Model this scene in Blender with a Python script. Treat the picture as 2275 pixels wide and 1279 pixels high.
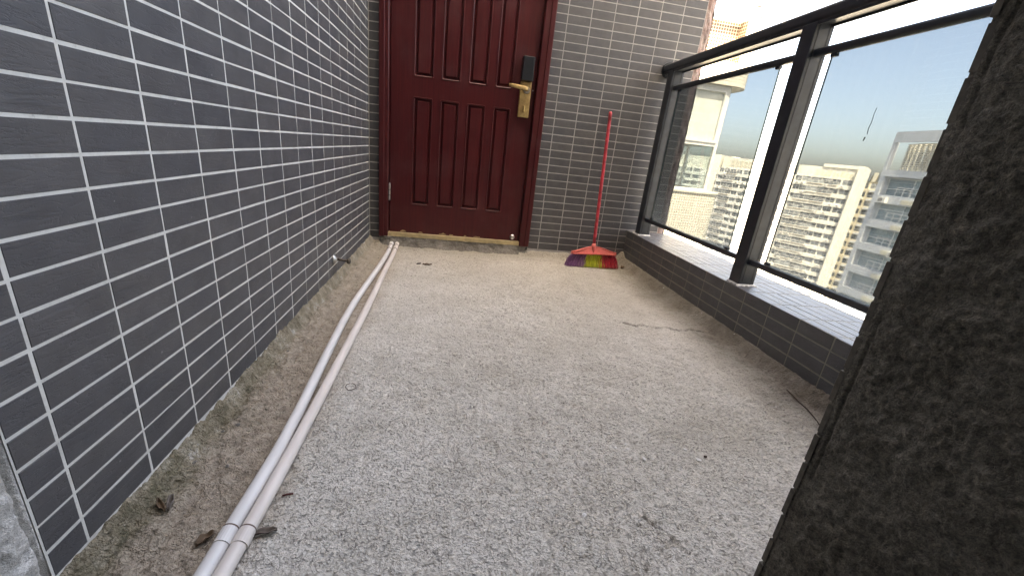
import bpy, bmesh, math, random
import numpy as np
from mathutils import Matrix, Vector

random.seed(7)
rng = np.random.default_rng(11)
scene = bpy.context.scene
for o in list(bpy.data.objects):
    bpy.data.objects.remove(o, do_unlink=True)
COL = scene.collection

# ------------------------------------------------------------------ camera
FPX, IMGW, IMGH = 897.81, 2275.0, 1279.0
CAM = np.array([0.5578, -2.8837, 0.7615])
RM = np.array([[0.9859, -0.1291, 0.1065], [0.0577, -0.3349, -0.9405], [0.1571, 0.9334, -0.3227]])
_u, _s, _v = np.linalg.svd(RM)
RM = _u @ _v                                    # rows: camera right, down, forward
cam_data = bpy.data.cameras.new('camera')
cam_data.sensor_fit = 'HORIZONTAL'
cam_data.sensor_width = 36.0
cam_data.lens = 36.0 * FPX / IMGW
cam_data.clip_start = 0.02
cam_data.clip_end = 6000
cam = bpy.data.objects.new('camera', cam_data)
COL.objects.link(cam)
m = Matrix.Identity(4)
for i in range(3):
    m[i][0] = RM[0][i]
    m[i][1] = -RM[1][i]
    m[i][2] = -RM[2][i]
    m[i][3] = CAM[i]
cam.matrix_world = m
scene.camera = cam

# ------------------------------------------------------------------ sky, sun, exposure
SUN_TO = Vector((-0.20, -0.98, 0.0)).normalized()
SUN_EL = math.radians(60)
world = bpy.data.worlds.new('World')
scene.world = world
world.use_nodes = True
wn = world.node_tree
for n in list(wn.nodes):
    wn.nodes.remove(n)
wout = wn.nodes.new('ShaderNodeOutputWorld')
wbg = wn.nodes.new('ShaderNodeBackground')
wsky = wn.nodes.new('ShaderNodeTexSky')
wsky.sky_type = 'NISHITA'
wsky.sun_disc = False
wsky.sun_elevation = SUN_EL
wsky.sun_rotation = math.atan2(SUN_TO.x, SUN_TO.y)
wsky.altitude = 60
wsky.air_density = 0.7
wsky.dust_density = 3.8
wsky.ozone_density = 0.0
wbg.inputs['Strength'].default_value = 0.11
wn.links.new(wsky.outputs['Color'], wbg.inputs['Color'])
wn.links.new(wbg.outputs['Background'], wout.inputs['Surface'])

sun_data = bpy.data.lights.new('sun', 'SUN')
sun_data.energy = 2.6
sun_data.angle = math.radians(0.5)
sun_data.color = (1.0, 0.93, 0.80)
sun = bpy.data.objects.new('sun', sun_data)
COL.objects.link(sun)
to_sun = Vector((SUN_TO.x * math.cos(SUN_EL), SUN_TO.y * math.cos(SUN_EL), math.sin(SUN_EL)))
sun.rotation_euler = to_sun.to_track_quat('Z', 'Y').to_euler()
sun.location = (0, -20, 40)

scene.view_settings.view_transform = 'Standard'
scene.view_settings.look = 'None'
scene.view_settings.gamma = 1.0
scene.view_settings.use_curve_mapping = False
scene.view_settings.exposure = 4.35
scene.view_settings.use_white_balance = True          # the camera's balance for open shade
scene.view_settings.white_balance_temperature = 8700
scene.view_settings.white_balance_tint = 10
try:
    scene.cycles.max_bounces = 12
    scene.cycles.diffuse_bounces = 6
    scene.cycles.transparent_max_bounces = 24
except Exception:
    pass


# ------------------------------------------------------------------ material helpers
def new_mat(name):
    mt = bpy.data.materials.new(name)
    mt.use_nodes = True
    nt = mt.node_tree
    for n in list(nt.nodes):
        nt.nodes.remove(n)
    out = nt.nodes.new('ShaderNodeOutputMaterial')
    bs = nt.nodes.new('ShaderNodeBsdfPrincipled')
    nt.links.new(bs.outputs['BSDF'], out.inputs['Surface'])
    return mt, nt, bs, out


def N(nt, typ, **kw):
    n = nt.nodes.new(typ)
    for k, v in kw.items():
        if k.startswith('i_'):
            key = k[2:]
            key = int(key) if key.isdigit() else key.replace('_', ' ')
            n.inputs[key].default_value = v
        else:
            setattr(n, k, v)
    return n


def ramp(nt, src, stops):
    r = nt.nodes.new('ShaderNodeValToRGB')
    el = r.color_ramp.elements
    while len(el) > 1:
        el.remove(el[-1])
    el[0].position = stops[0][0]
    c = stops[0][1]
    el[0].color = (*c, 1) if isinstance(c, tuple) else (c, c, c, 1)
    for p, c in stops[1:]:
        e = el.new(p)
        e.color = (*c, 1) if isinstance(c, tuple) else (c, c, c, 1)
    nt.links.new(src, r.inputs['Fac'])
    return r.outputs['Color']


def mixc(nt, fac, a, b, mode='MIX'):
    n = nt.nodes.new('ShaderNodeMix')
    n.data_type = 'RGBA'
    n.blend_type = mode
    n.clamp_factor = True
    for sock, v in ((n.inputs['Factor'], fac), (n.inputs[6], a), (n.inputs[7], b)):
        if hasattr(v, 'default_value') or hasattr(v, 'is_linked'):
            nt.links.new(v, sock)
        elif isinstance(v, tuple):
            sock.default_value = (*v, 1)
        else:
            sock.default_value = v
    return n.outputs[2]


def mth(nt, op, a, b=None, c=None):
    n = nt.nodes.new('ShaderNodeMath')
    n.operation = op
    for i, v in enumerate((a, b, c)):
        if v is None:
            continue
        if hasattr(v, 'is_linked'):
            nt.links.new(v, n.inputs[i])
        else:
            n.inputs[i].default_value = v
    return n.outputs[0]


def noise(nt, vec, scale, detail=4, rough=0.55, dist=0.0):
    n = N(nt, 'ShaderNodeTexNoise')
    n.inputs['Scale'].default_value = scale
    n.inputs['Detail'].default_value = detail
    n.inputs['Roughness'].default_value = rough
    n.inputs['Distortion'].default_value = dist
    nt.links.new(vec, n.inputs['Vector'])
    return n.outputs['Fac']


def mapping(nt, vec, scale=(1, 1, 1), rot=(0, 0, 0), loc=(0, 0, 0)):
    n = N(nt, 'ShaderNodeMapping')
    n.inputs['Scale'].default_value = scale
    n.inputs['Rotation'].default_value = rot
    n.inputs['Location'].default_value = loc
    nt.links.new(vec, n.inputs['Vector'])
    return n.outputs['Vector']


def bump(nt, bs, height, strength, dist):
    b = N(nt, 'ShaderNodeBump')
    b.inputs['Strength'].default_value = strength
    b.inputs['Distance'].default_value = dist
    nt.links.new(height, b.inputs['Height'])
    nt.links.new(b.outputs['Normal'], bs.inputs['Normal'])


def objvec(nt):
    return N(nt, 'ShaderNodeTexCoord').outputs['Object']


def plain(name, col, rough=0.6, metal=0.0, var=0.12, scale=8.0, spec=0.5, bmp=0.0):
    """a base colour with slight blotchy wear"""
    mt, nt, bs, out = new_mat(name)
    v = objvec(nt)
    f = noise(nt, v, scale, 5)
    lo = tuple(c * (1 - var) for c in col)
    hi = tuple(min(1, c * (1 + var)) for c in col)
    c = ramp(nt, f, [(0.3, lo), (0.7, hi)])
    nt.links.new(c, bs.inputs['Base Color'])
    bs.inputs['Roughness'].default_value = rough
    bs.inputs['Metallic'].default_value = metal
    bs.inputs['Specular IOR Level'].default_value = spec
    if bmp:
        bump(nt, bs, noise(nt, v, scale * 12, 3), bmp, 0.002)
    return mt


def slate_material():
    mt, nt, bs, out = new_mat('slate_tile')
    oi = N(nt, 'ShaderNodeObjectInfo')
    geo = N(nt, 'ShaderNodeNewGeometry')
    rnd = mth(nt, 'ADD', oi.outputs['Random'], geo.outputs['Random Per Island'])
    off = N(nt, 'ShaderNodeCombineXYZ')
    nt.links.new(mth(nt, 'MULTIPLY', rnd, 37.0), off.inputs[0])
    nt.links.new(mth(nt, 'MULTIPLY', rnd, 91.0), off.inputs[1])
    add = N(nt, 'ShaderNodeVectorMath', operation='ADD')
    nt.links.new(objvec(nt), add.inputs[0])
    nt.links.new(off.outputs[0], add.inputs[1])
    v = add.outputs[0]
    # slanting cleft lines
    mp = mapping(nt, v, scale=(9, 42, 1), rot=(0, 0, math.radians(-24)))
    n1 = noise(nt, mp, 1.6, 5, 0.6, 0.6)
    ridge = mth(nt, 'ABSOLUTE', mth(nt, 'SUBTRACT', n1, 0.5))
    cleft = ramp(nt, ridge, [(0.0, 0.0), (0.035, 0.75), (0.16, 1.0)])
    fine = noise(nt, v, 260, 3)
    h = mth(nt, 'ADD', mth(nt, 'MULTIPLY', cleft, 0.55), mth(nt, 'MULTIPLY', n1, 0.9))
    h = mth(nt, 'ADD', h, mth(nt, 'MULTIPLY', fine, 0.22))
    bump(nt, bs, h, 0.42, 0.0024)
    blotch = noise(nt, v, 14, 4)
    c1 = ramp(nt, blotch, [(0.3, (0.070, 0.070, 0.074)), (0.72, (0.098, 0.098, 0.103))])
    tint = ramp(nt, mth(nt, 'FRACT', mth(nt, 'MULTIPLY', rnd, 7.3)), [(0, (0.88, 0.89, 0.92)), (1, (1.08, 1.05, 1.02))])
    c2 = mixc(nt, 1.0, c1, tint, 'MULTIPLY')
    # mortar flecks left by the grouting
    vo = N(nt, 'ShaderNodeTexVoronoi')
    vo.inputs['Scale'].default_value = 55
    nt.links.new(v, vo.inputs['Vector'])
    gate = noise(nt, v, 23, 2)
    fl = mth(nt, 'MULTIPLY', mth(nt, 'LESS_THAN', vo.outputs['Distance'], 0.11), mth(nt, 'GREATER_THAN', gate, 0.66))
    c3 = mixc(nt, mth(nt, 'MULTIPLY', fl, 0.6), c2, (0.34, 0.34, 0.34))
    dust = noise(nt, v, 6, 5, 0.7)
    c4 = mixc(nt, ramp(nt, dust, [(0.5, 0.0), (0.85, 0.22)]), c3, (0.20, 0.19, 0.17))
    nt.links.new(c4, bs.inputs['Base Color'])
    bs.inputs['Roughness'].default_value = 0.47
    bs.inputs['Specular IOR Level'].default_value = 0.46
    return mt


def grout_material(name='grout', k=1.0):
    mt, nt, bs, out = new_mat(name)
    v = objvec(nt)
    f = noise(nt, v, 16, 6, 0.7)
    f2 = noise(nt, v, 120, 3)
    c = ramp(nt, f, [(0.25, (0.50, 0.49, 0.45)), (0.5, (0.66, 0.66, 0.62)), (0.75, (0.74, 0.74, 0.70))])
    c = mixc(nt, ramp(nt, f2, [(0.62, 0.0), (0.8, 0.45)]), c, (0.16, 0.15, 0.13))
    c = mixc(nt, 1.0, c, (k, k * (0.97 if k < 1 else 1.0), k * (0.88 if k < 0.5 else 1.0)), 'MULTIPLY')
    nt.links.new(c, bs.inputs['Base Color'])
    bs.inputs['Roughness'].default_value = 0.9
    bump(nt, bs, f2, 0.6, 0.001)
    return mt


def concrete_material(name, lo, mid, hi, fine=90.0, bstr=0.7, dirt=(0.10, 0.08, 0.06), dirtamt=0.5, mult=0.55):
    mt, nt, bs, out = new_mat(name)
    v = objvec(nt)
    big = noise(nt, v, 2.3, 6, 0.6)
    medn = noise(nt, v, 17, 6, 0.65)
    fin = noise(nt, v, fine, 5, 0.7)
    c = ramp(nt, medn, [(0.28, lo), (0.52, mid), (0.75, hi)])
    c = mixc(nt, mth(nt, 'MULTIPLY', ramp(nt, big, [(0.48, 0.0), (0.72, 1.0)]), dirtamt), c, dirt)
    gr = noise(nt, v, fine * 3.6, 4, 0.75)
    c = mixc(nt, mult, c, ramp(nt, gr, [(0.32, 0.5), (0.52, 1.0), (0.72, 1.5)]), 'MULTIPLY')
    c = mixc(nt, mult, c, ramp(nt, fin, [(0.3, 0.45), (0.52, 1.0), (0.75, 1.5)]), 'MULTIPLY')
    nt.links.new(c, bs.inputs['Base Color'])
    bs.inputs['Roughness'].default_value = 0.92
    bs.inputs['Specular IOR Level'].default_value = 0.25
    h = mth(nt, 'ADD', mth(nt, 'MULTIPLY', fin, 0.7), mth(nt, 'MULTIPLY', medn, 0.9))
    h = mth(nt, 'ADD', h, mth(nt, 'MULTIPLY', gr, 0.35))
    bump(nt, bs, h, bstr, 0.008)
    return mt


def floor_material():
    mt, nt, bs, out = new_mat('floor_concrete')
    v = objvec(nt)
    sep = N(nt, 'ShaderNodeSeparateXYZ')
    nt.links.new(v, sep.inputs[0])
    x, y = sep.outputs[0], sep.outputs[1]
    big = noise(nt, v, 1.9, 6, 0.62)
    med = noise(nt, v, 14, 6, 0.65)
    fin = noise(nt, mapping(nt, v, scale=(1.0, 1.35, 1), rot=(0, 0, 0.5)), 105, 3, 0.6)
    fin2 = noise(nt, v, 210, 3, 0.7)
    c = ramp(nt, med, [(0.25, (0.62, 0.585, 0.52)), (0.5, (0.75, 0.715, 0.65)), (0.75, (0.81, 0.78, 0.72))])
    c = mixc(nt, mth(nt, 'MULTIPLY', ramp(nt, big, [(0.45, 0.0), (0.7, 1.0)]), 0.30), c, (0.36, 0.33, 0.26))
    patch = noise(nt, v, 0.9, 7, 0.6, 0.4)
    c = mixc(nt, 1.0, c, ramp(nt, patch, [(0.3, (0.80, 0.79, 0.76)), (0.55, (1.0, 1.0, 1.0)), (0.75, (1.10, 1.10, 1.11))]), 'MULTIPLY')
    # darker grains and pits
    c = mixc(nt, ramp(nt, fin, [(0.27, 0.7), (0.41, 0.0)]), c, (0.26, 0.243, 0.215))
    mid = noise(nt, mapping(nt, v, scale=(1, 1.5, 1), rot=(0, 0, -0.4)), 46, 6, 0.8)
    c = mixc(nt, 1.0, c, ramp(nt, mid, [(0.30, (0.84, 0.83, 0.81)), (0.5, (1.0, 1.0, 1.0)), (0.7, (1.10, 1.10, 1.10))]), 'MULTIPLY')
    c = mixc(nt, ramp(nt, fin2, [(0.58, 0.0), (0.75, 0.6)]), c, (0.74, 0.73, 0.70))
    c = mixc(nt, ramp(nt, fin2, [(0.28, 0.7), (0.44, 0.0)]), c, (0.30, 0.285, 0.26))
    # earth swept along the left wall (a strip with a ragged edge)
    wob = mth(nt, 'MULTIPLY', mth(nt, 'SUBTRACT', noise(nt, v, 6, 5, 0.7), 0.5), 0.22)
    lx = mth(nt, 'ADD', x, wob)
    lane = ramp(nt, lx, [(0.18, 1.0), (0.27, 0.0)])
    earth = ramp(nt, noise(nt, v, 30, 8, 0.78), [(0.32, (0.19, 0.145, 0.10)), (0.52, (0.42, 0.345, 0.26)), (0.75, (0.56, 0.485, 0.385))])
    c = mixc(nt, mth(nt, 'MULTIPLY', lane, 0.85), c, earth)
    # moss and lime along the foot of the left wall
    wob2 = mth(nt, 'MULTIPLY', mth(nt, 'SUBTRACT', noise(nt, v, 15, 5, 0.7), 0.5), 0.09)
    foot = ramp(nt, mth(nt, 'ADD', x, wob2), [(0.025, 1.0), (0.05, 0.0)])
    lime = ramp(nt, noise(nt, v, 13, 8, 0.78), [(0.38, (0.12, 0.11, 0.07)), (0.48, (0.26, 0.225, 0.155)), (0.57, (0.40, 0.36, 0.275)), (0.65, (0.66, 0.63, 0.57))])
    c = mixc(nt, mth(nt, 'MULTIPLY', foot, 0.9), c, lime)
    moss = mth(nt, 'MULTIPLY', ramp(nt, lx, [(0.04, 1.0), (0.12, 0.0)]), ramp(nt, noise(nt, v, 9, 5), [(0.58, 0.0), (0.74, 0.5)]))
    c = mixc(nt, moss, c, (0.16, 0.155, 0.09))
    # grime washed against the parapet, whose shade is painted in too, and under the door wall
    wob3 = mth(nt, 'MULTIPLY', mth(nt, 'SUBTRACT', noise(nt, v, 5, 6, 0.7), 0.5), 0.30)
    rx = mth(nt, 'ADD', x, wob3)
    grime_shade = ramp(nt, mth(nt, 'SUBTRACT', rx, 1.0), [(0.62, 0.0), (0.86, 0.92)])
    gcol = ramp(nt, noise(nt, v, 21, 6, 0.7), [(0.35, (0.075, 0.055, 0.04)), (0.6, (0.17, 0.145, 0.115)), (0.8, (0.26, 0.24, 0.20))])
    c = mixc(nt, grime_shade, c, gcol)
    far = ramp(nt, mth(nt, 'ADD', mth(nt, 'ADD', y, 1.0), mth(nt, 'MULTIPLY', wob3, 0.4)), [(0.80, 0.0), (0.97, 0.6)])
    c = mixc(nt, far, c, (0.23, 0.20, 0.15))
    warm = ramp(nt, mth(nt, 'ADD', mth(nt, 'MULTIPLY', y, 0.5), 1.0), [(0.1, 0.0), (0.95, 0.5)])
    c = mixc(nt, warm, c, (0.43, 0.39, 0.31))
    # paint and plaster drips
    vo = N(nt, 'ShaderNodeTexVoronoi')
    vo.inputs['Scale'].default_value = 26
    nt.links.new(mapping(nt, v, scale=(1, 1, 0)), vo.inputs['Vector'])
    gate = noise(nt, mapping(nt, v, scale=(1, 1, 0)), 3.1, 2)
    sz = mth(nt, 'MULTIPLY', noise(nt, v, 11, 2), 0.22)
    drip = mth(nt, 'MULTIPLY', mth(nt, 'LESS_THAN', mth(nt, 'ADD', vo.outputs['Distance'], mth(nt, 'MULTIPLY', fin, 0.12)), sz), mth(nt, 'GREATER_THAN', gate, 0.56))
    c = mixc(nt, mth(nt, 'MULTIPLY', drip, 0.8), c, (0.68, 0.67, 0.64))
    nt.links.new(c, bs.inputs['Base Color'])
    bs.inputs['Roughness'].default_value = 0.93
    bs.inputs['Specular IOR Level'].default_value = 0.25
    h = mth(nt, 'ADD', mth(nt, 'MULTIPLY', fin, 0.9), mth(nt, 'MULTIPLY', fin2, 0.3))
    # pebbly skin: rounded grains with the shading of the gaps painted between them
    wv = N(nt, 'ShaderNodeVectorMath', operation='ADD')
    nz = N(nt, 'ShaderNodeTexNoise')
    nz.inputs['Scale'].default_value = 30
    nt.links.new(v, nz.inputs['Vector'])
    sc_ = N(nt, 'ShaderNodeVectorMath', operation='SCALE')
    sc_.inputs['Scale'].default_value = 0.02
    nt.links.new(nz.outputs['Color'], sc_.inputs[0])
    nt.links.new(v, wv.inputs[0])
    nt.links.new(sc_.outputs[0], wv.inputs[1])
    vg = N(nt, 'ShaderNodeTexVoronoi')
    vg.inputs['Scale'].default_value = 185
    vg.inputs['Randomness'].default_value = 1.0
    nt.links.new(wv.outputs[0], vg.inputs['Vector'])
    gap = ramp(nt, vg.outputs['Distance'], [(0.48, 0.0), (0.82, 1.0)])
    gap = mth(nt, 'MULTIPLY', gap, ramp(nt, mid, [(0.40, 0.9), (0.58, 0.15)]))
    cg = mixc(nt, mth(nt, 'MULTIPLY', mth(nt, 'MULTIPLY', gap, 0.30), mth(nt, 'SUBTRACT', 1.0, lane)), c, (0.19, 0.175, 0.15))
    at = N(nt, 'ShaderNodeAttribute', attribute_name='crack')
    cg = mixc(nt, mth(nt, 'MULTIPLY', at.outputs['Fac'], 0.9), cg, (0.06, 0.05, 0.04))
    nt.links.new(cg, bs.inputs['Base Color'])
    h = mth(nt, 'ADD', h, mth(nt, 'MULTIPLY', mid, 0.5))
    h = mth(nt, 'SUBTRACT', h, mth(nt, 'MULTIPLY', gap, 0.55))
    bump(nt, bs, h, 1.0, 0.0095)
    return mt


def mosaic_material(name, tile, grout, pitch, joint):
    mt, nt, bs, out = new_mat(name)
    uv = N(nt, 'ShaderNodeTexCoord').outputs['UV']
    br = N(nt, 'ShaderNodeTexBrick')
    br.offset = 0.0
    br.squash = 1.0
    br.inputs['Scale'].default_value = 1.0
    br.inputs['Brick Width'].default_value = pitch
    br.inputs['Row Height'].default_value = pitch
    br.inputs['Mortar Size'].default_value = joint
    br.inputs['Mortar Smooth'].default_value = 0.1
    br.inputs['Bias'].default_value = 0.0
    br.inputs['Color1'].default_value = (*[c * 0.9 for c in tile], 1)
    br.inputs['Color2'].default_value = (*[min(1, c * 1.06) for c in tile], 1)
    br.inputs['Mortar'].default_value = (*grout, 1)
    nt.links.new(uv, br.inputs['Vector'])
    wash = noise(nt, mapping(nt, uv, scale=(3, 0.6, 1)), 2.0, 5)
    c = mixc(nt, ramp(nt, wash, [(0.5, 0.0), (0.8, 0.35)]), br.outputs['Color'], tuple(c * 0.55 for c in tile))
    nt.links.new(c, bs.inputs['Base Color'])
    bs.inputs['Roughness'].default_value = 0.45
    bump(nt, bs, mth(nt, 'SUBTRACT', 1.0, br.outputs['Fac']), 0.5, 0.003)
    return mt


def glass_material(name, tint, haze, rough=0.0, refl=1.0, hazecol=(0.75, 0.78, 0.78)):
    """thin pane: tinted see-through, sky reflections and a film of dust that also imitates haze"""
    mt, nt, bs, out = new_mat(name)
    nt.nodes.remove(bs)
    tr = N(nt, 'ShaderNodeBsdfTransparent')
    tr.inputs['Color'].default_value = (*tint, 1)
    gl = N(nt, 'ShaderNodeBsdfGlossy')
    gl.inputs['Roughness'].default_value = rough
    lw_ = N(nt, 'ShaderNodeLayerWeight')
    lw_.inputs['Blend'].default_value = 0.5
    sch = mth(nt, 'ADD', mth(nt, 'MULTIPLY', mth(nt, 'POWER', lw_.outputs['Facing'], 5.0), 0.9), 0.04)
    mx = N(nt, 'ShaderNodeMixShader')
    nt.links.new(mth(nt, 'MULTIPLY', sch, refl), mx.inputs[0])
    nt.links.new(tr.outputs[0], mx.inputs[1])
    nt.links.new(gl.outputs[0], mx.inputs[2])
    df = N(nt, 'ShaderNodeBsdfDiffuse')
    df.inputs['Color'].default_value = (*hazecol, 1)
    tl = N(nt, 'ShaderNodeBsdfTranslucent')
    tl.inputs['Color'].default_value = (*hazecol, 1)
    film = N(nt, 'ShaderNodeMixShader')  # dust film; its veil also stands in for haze and reflected sky
    film.inputs[0].default_value = 0.5
    nt.links.new(df.outputs[0], film.inputs[1])
    nt.links.new(tl.outputs[0], film.inputs[2])
    mx2 = N(nt, 'ShaderNodeMixShader')
    v = objvec(nt)
    sm = noise(nt, mapping(nt, v, scale=(1, 6, 1.2)), 5, 6, 0.65)
    sep = N(nt, 'ShaderNodeSeparateXYZ')
    nt.links.new(v, sep.inputs[0])
    low = ramp(nt, sep.outputs[2], [(0.40, 1.0), (0.62, 0.0)])
    amt = mth(nt, 'ADD', ramp(nt, sm, [(0.35, haze * 0.5), (0.75, haze * 1.6)]), mth(nt, 'MULTIPLY', low, haze * 2.2))
    nt.links.new(amt, mx2.inputs[0])
    nt.links.new(mx.outputs[0], mx2.inputs[1])
    nt.links.new(film.outputs[0], mx2.inputs[2])
    nt.links.new(mx2.outputs[0], out.inputs['Surface'])
    return mt


def far_wall_material(name, col, stain=0.25):
    mt, nt, bs, out = new_mat(name)
    v = objvec(nt)
    st = noise(nt, mapping(nt, v, scale=(0.5, 0.5, 0.07)), 1.2, 6, 0.7)
    bl = noise(nt, v, 0.35, 5)
    c = ramp(nt, bl, [(0.3, tuple(k * 0.92 for k in col)), (0.7, tuple(min(1, k * 1.04) for k in col))])
    c = mixc(nt, ramp(nt, st, [(0.5, 0.0), (0.78, stain)]), c, tuple(k * 0.5 for k in col))
    nt.links.new(c, bs.inputs['Base Color'])
    bs.inputs['Roughness'].default_value = 0.85
    return mt


def far_glass_material(name, dark, light):
    mt, nt, bs, out = new_mat(name)
    oi = N(nt, 'ShaderNodeObjectInfo')
    geo = N(nt, 'ShaderNodeNewGeometry')
    r = mth(nt, 'FRACT', mth(nt, 'ADD', mth(nt, 'MULTIPLY', oi.outputs['Random'], 13.7), mth(nt, 'MULTIPLY', geo.outputs['Random Per Island'], 5.1)))
    c = ramp(nt, r, [(0.0, dark), (0.45, tuple(d * 0.6 + l * 0.4 for d, l in zip(dark, light))), (0.7, light), (0.75, dark), (1.0, tuple(d * 0.7 + l * 0.3 for d, l in zip(dark, light)))])
    nt.links.new(c, bs.inputs['Base Color'])
    bs.inputs['Roughness'].default_value = 0.12
    bs.inputs['Specular IOR Level'].default_value = 0.8
    return mt


def door_material():
    mt, nt, bs, out = new_mat('maroon_door_paint')
    v = objvec(nt)
    gr = noise(nt, mapping(nt, v, scale=(60, 60, 2.2)), 2.2, 5, 0.6)
    bl = noise(nt, v, 4.5, 6, 0.68)
    c = ramp(nt, gr, [(0.3, (0.050, 0.0070, 0.0085)), (0.7, (0.080, 0.0110, 0.0120))])
    c = mixc(nt, ramp(nt, bl, [(0.5, 0.0), (0.85, 0.38)]), c, (0.105, 0.055, 0.06))
    # drips and scratches
    sc = noise(nt, mapping(nt, v, scale=(38, 38, 5)), 3, 4, 0.75)
    c = mixc(nt, ramp(nt, sc, [(0.71, 0.0), (0.78, 0.5)]), c, (0.16, 0.10, 0.10))
    nt.links.new(c, bs.inputs['Base Color'])
    rr = ramp(nt, bl, [(0.3, 0.30), (0.8, 0.52)])
    nt.links.new(rr, bs.inputs['Roughness'])
    bs.inputs['Specular IOR Level'].default_value = 0.32
    bump(nt, bs, noise(nt, mapping(nt, v, scale=(60, 60, 4)), 4, 4), 0.12, 0.001)
    return mt


def brass_material():
    mt, nt, bs, out = new_mat('worn_brass')
    v = objvec(nt)
    f = noise(nt, v, 30, 6, 0.7)
    c = ramp(nt, f, [(0.3, (0.34, 0.21, 0.085)), (0.6, (0.56, 0.39, 0.17)), (0.8, (0.62, 0.46, 0.24))])
    nt.links.new(c, bs.inputs['Base Color'])
    bs.inputs['Metallic'].default_value = 0.75
    bs.inputs['Roughness'].default_value = 0.48
    return mt


def pvc_material(name, col):
    mt, nt, bs, out = new_mat(name)
    v = objvec(nt)
    f = noise(nt, v, 160, 3, 0.7)
    f2 = noise(nt, mapping(nt, v, scale=(14, 1.6, 14)), 4, 5)
    c = ramp(nt, f2, [(0.3, tuple(k * 0.82 for k in col)), (0.65, col)])
    c = mixc(nt, ramp(nt, f, [(0.66, 0.0), (0.75, 0.4)]), c, tuple(k * 0.45 for k in col))
    nt.links.new(c, bs.inputs['Base Color'])
    bs.inputs['Roughness'].default_value = 0.42
    return mt


def bristle_material(name, col):
    mt, nt, bs, out = new_mat(name)
    geo = N(nt, 'ShaderNodeNewGeometry')
    c = ramp(nt, geo.outputs['Random Per Island'], [(0.0, tuple(k * 0.35 for k in col)), (0.5, col), (0.9, tuple(min(1, k * 1.25 + 0.05) for k in col)), (1.0, (0.55, 0.5, 0.42))])
    nt.links.new(c, bs.inputs['Base Color'])
    bs.inputs['Roughness'].default_value = 0.45
    return mt


M = {}
M['slate'] = slate_material()
M['grout'] = grout_material()
M['tile_body'] = plain('tile_body_clay', (0.13, 0.115, 0.095), 0.9, 0, 0.35, 60, 0.2)
M['grout_grey'] = grout_material('grey_grout', 0.58)
M['grout_dirty_shaded'] = grout_material('dirty_shaded_grout', 0.36)  # parapet copy: brownish dirt plus shade darkened into the grout colour
M['floor'] = floor_material()
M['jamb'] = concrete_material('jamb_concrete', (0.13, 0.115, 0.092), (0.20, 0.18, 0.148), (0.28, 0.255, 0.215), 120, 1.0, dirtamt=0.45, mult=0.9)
M['jamb_light'] = concrete_material('jamb_plaster', (0.46, 0.45, 0.42), (0.68, 0.67, 0.64), (0.80, 0.79, 0.76), 85, 1.0, dirtamt=0.25)
M['concrete'] = concrete_material('bare_concrete', (0.24, 0.22, 0.19), (0.33, 0.31, 0.28), (0.42, 0.40, 0.37), 40, 0.5)
M['riser'] = concrete_material('step_cement', (0.15, 0.135, 0.115), (0.235, 0.22, 0.195), (0.31, 0.295, 0.27), 70, 0.7)
M['pink'] = concrete_material('pink_render', (0.20, 0.125, 0.115), (0.33, 0.24, 0.225), (0.44, 0.40, 0.38), 130, 0.9, dirt=(0.25, 0.22, 0.21), dirtamt=0.6)
M['greyrender'] = concrete_material('grey_render', (0.25, 0.25, 0.25), (0.36, 0.37, 0.37), (0.46, 0.47, 0.47), 90, 0.6)
M['ceiling'] = plain('ceiling_paint', (0.72, 0.71, 0.68), 0.9)
M['door'] = door_material()
M['brass'] = brass_material()
M['black'] = plain('black_plastic', (0.008, 0.010, 0.013), 0.45, 0, 0.3, 60, 0.35)
M['chrome'] = plain('brushed_steel', (0.55, 0.54, 0.52), 0.28, 0.95, 0.15, 50)
M['darkmetal'] = plain('tarnished_bronze', (0.10, 0.085, 0.07), 0.35, 0.8, 0.3, 90)
M['sill'] = plain('brass_threshold', (0.50, 0.40, 0.23), 0.5, 0.35, 0.25, 22)
M['rail'] = plain('anthracite_aluminium', (0.020, 0.024, 0.031), 0.36, 0.0, 0.25, 30, 0.5)
M['gasket'] = plain('glass_edge', (0.03, 0.055, 0.055), 0.25, 0, 0.2, 30)
M['glass'] = glass_material('rail_glass', (0.345, 0.365, 0.375), 0.03, refl=0.4)  # tint made extra dark to hold back the bright outdoors
M['pvc_grey'] = pvc_material('grey_white_conduit', (0.75, 0.745, 0.73))
M['pvc_pink'] = pvc_material('pinkish_conduit', (0.75, 0.695, 0.645))
M['pvc_ring'] = plain('glue_ring', (0.10, 0.06, 0.045), 0.7)
M['broom_pink'] = plain('pink_plastic', (0.62, 0.135, 0.115), 0.42, 0, 0.2, 30)
M['broom_handle'] = plain('red_handle_film', (0.40, 0.032, 0.045), 0.33, 0.0, 0.55, 26)
M['b_purple'] = bristle_material('purple_bristle', (0.26, 0.11, 0.28))
M['b_green'] = bristle_material('lime_bristle', (0.55, 0.60, 0.06))
M['b_red'] = bristle_material('red_bristle', (0.60, 0.035, 0.075))
M['leaf'] = plain('dry_leaf', (0.13, 0.085, 0.05), 0.8, 0, 0.4, 60)
M['leaf_grey'] = plain('bark_scrap', (0.16, 0.135, 0.115), 0.9, 0, 0.4, 60)
M['twig'] = plain('twig', (0.05, 0.032, 0.022), 0.8)
M['redbit'] = plain('dark_red_scrap', (0.11, 0.025, 0.02), 0.6)
M['chip'] = plain('white_chip', (0.68, 0.67, 0.64), 0.7)
M['mosaic'] = mosaic_material('white_mosaic', (0.78, 0.75, 0.66), (0.26, 0.23, 0.18), 0.05, 0.0050)
M['mosaic_brown'] = mosaic_material('brown_mosaic', (0.075, 0.038, 0.020), (0.40, 0.33, 0.24), 0.05, 0.0065)
M['winframe'] = plain('white_window_frame', (0.70, 0.70, 0.68), 0.5)
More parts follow.
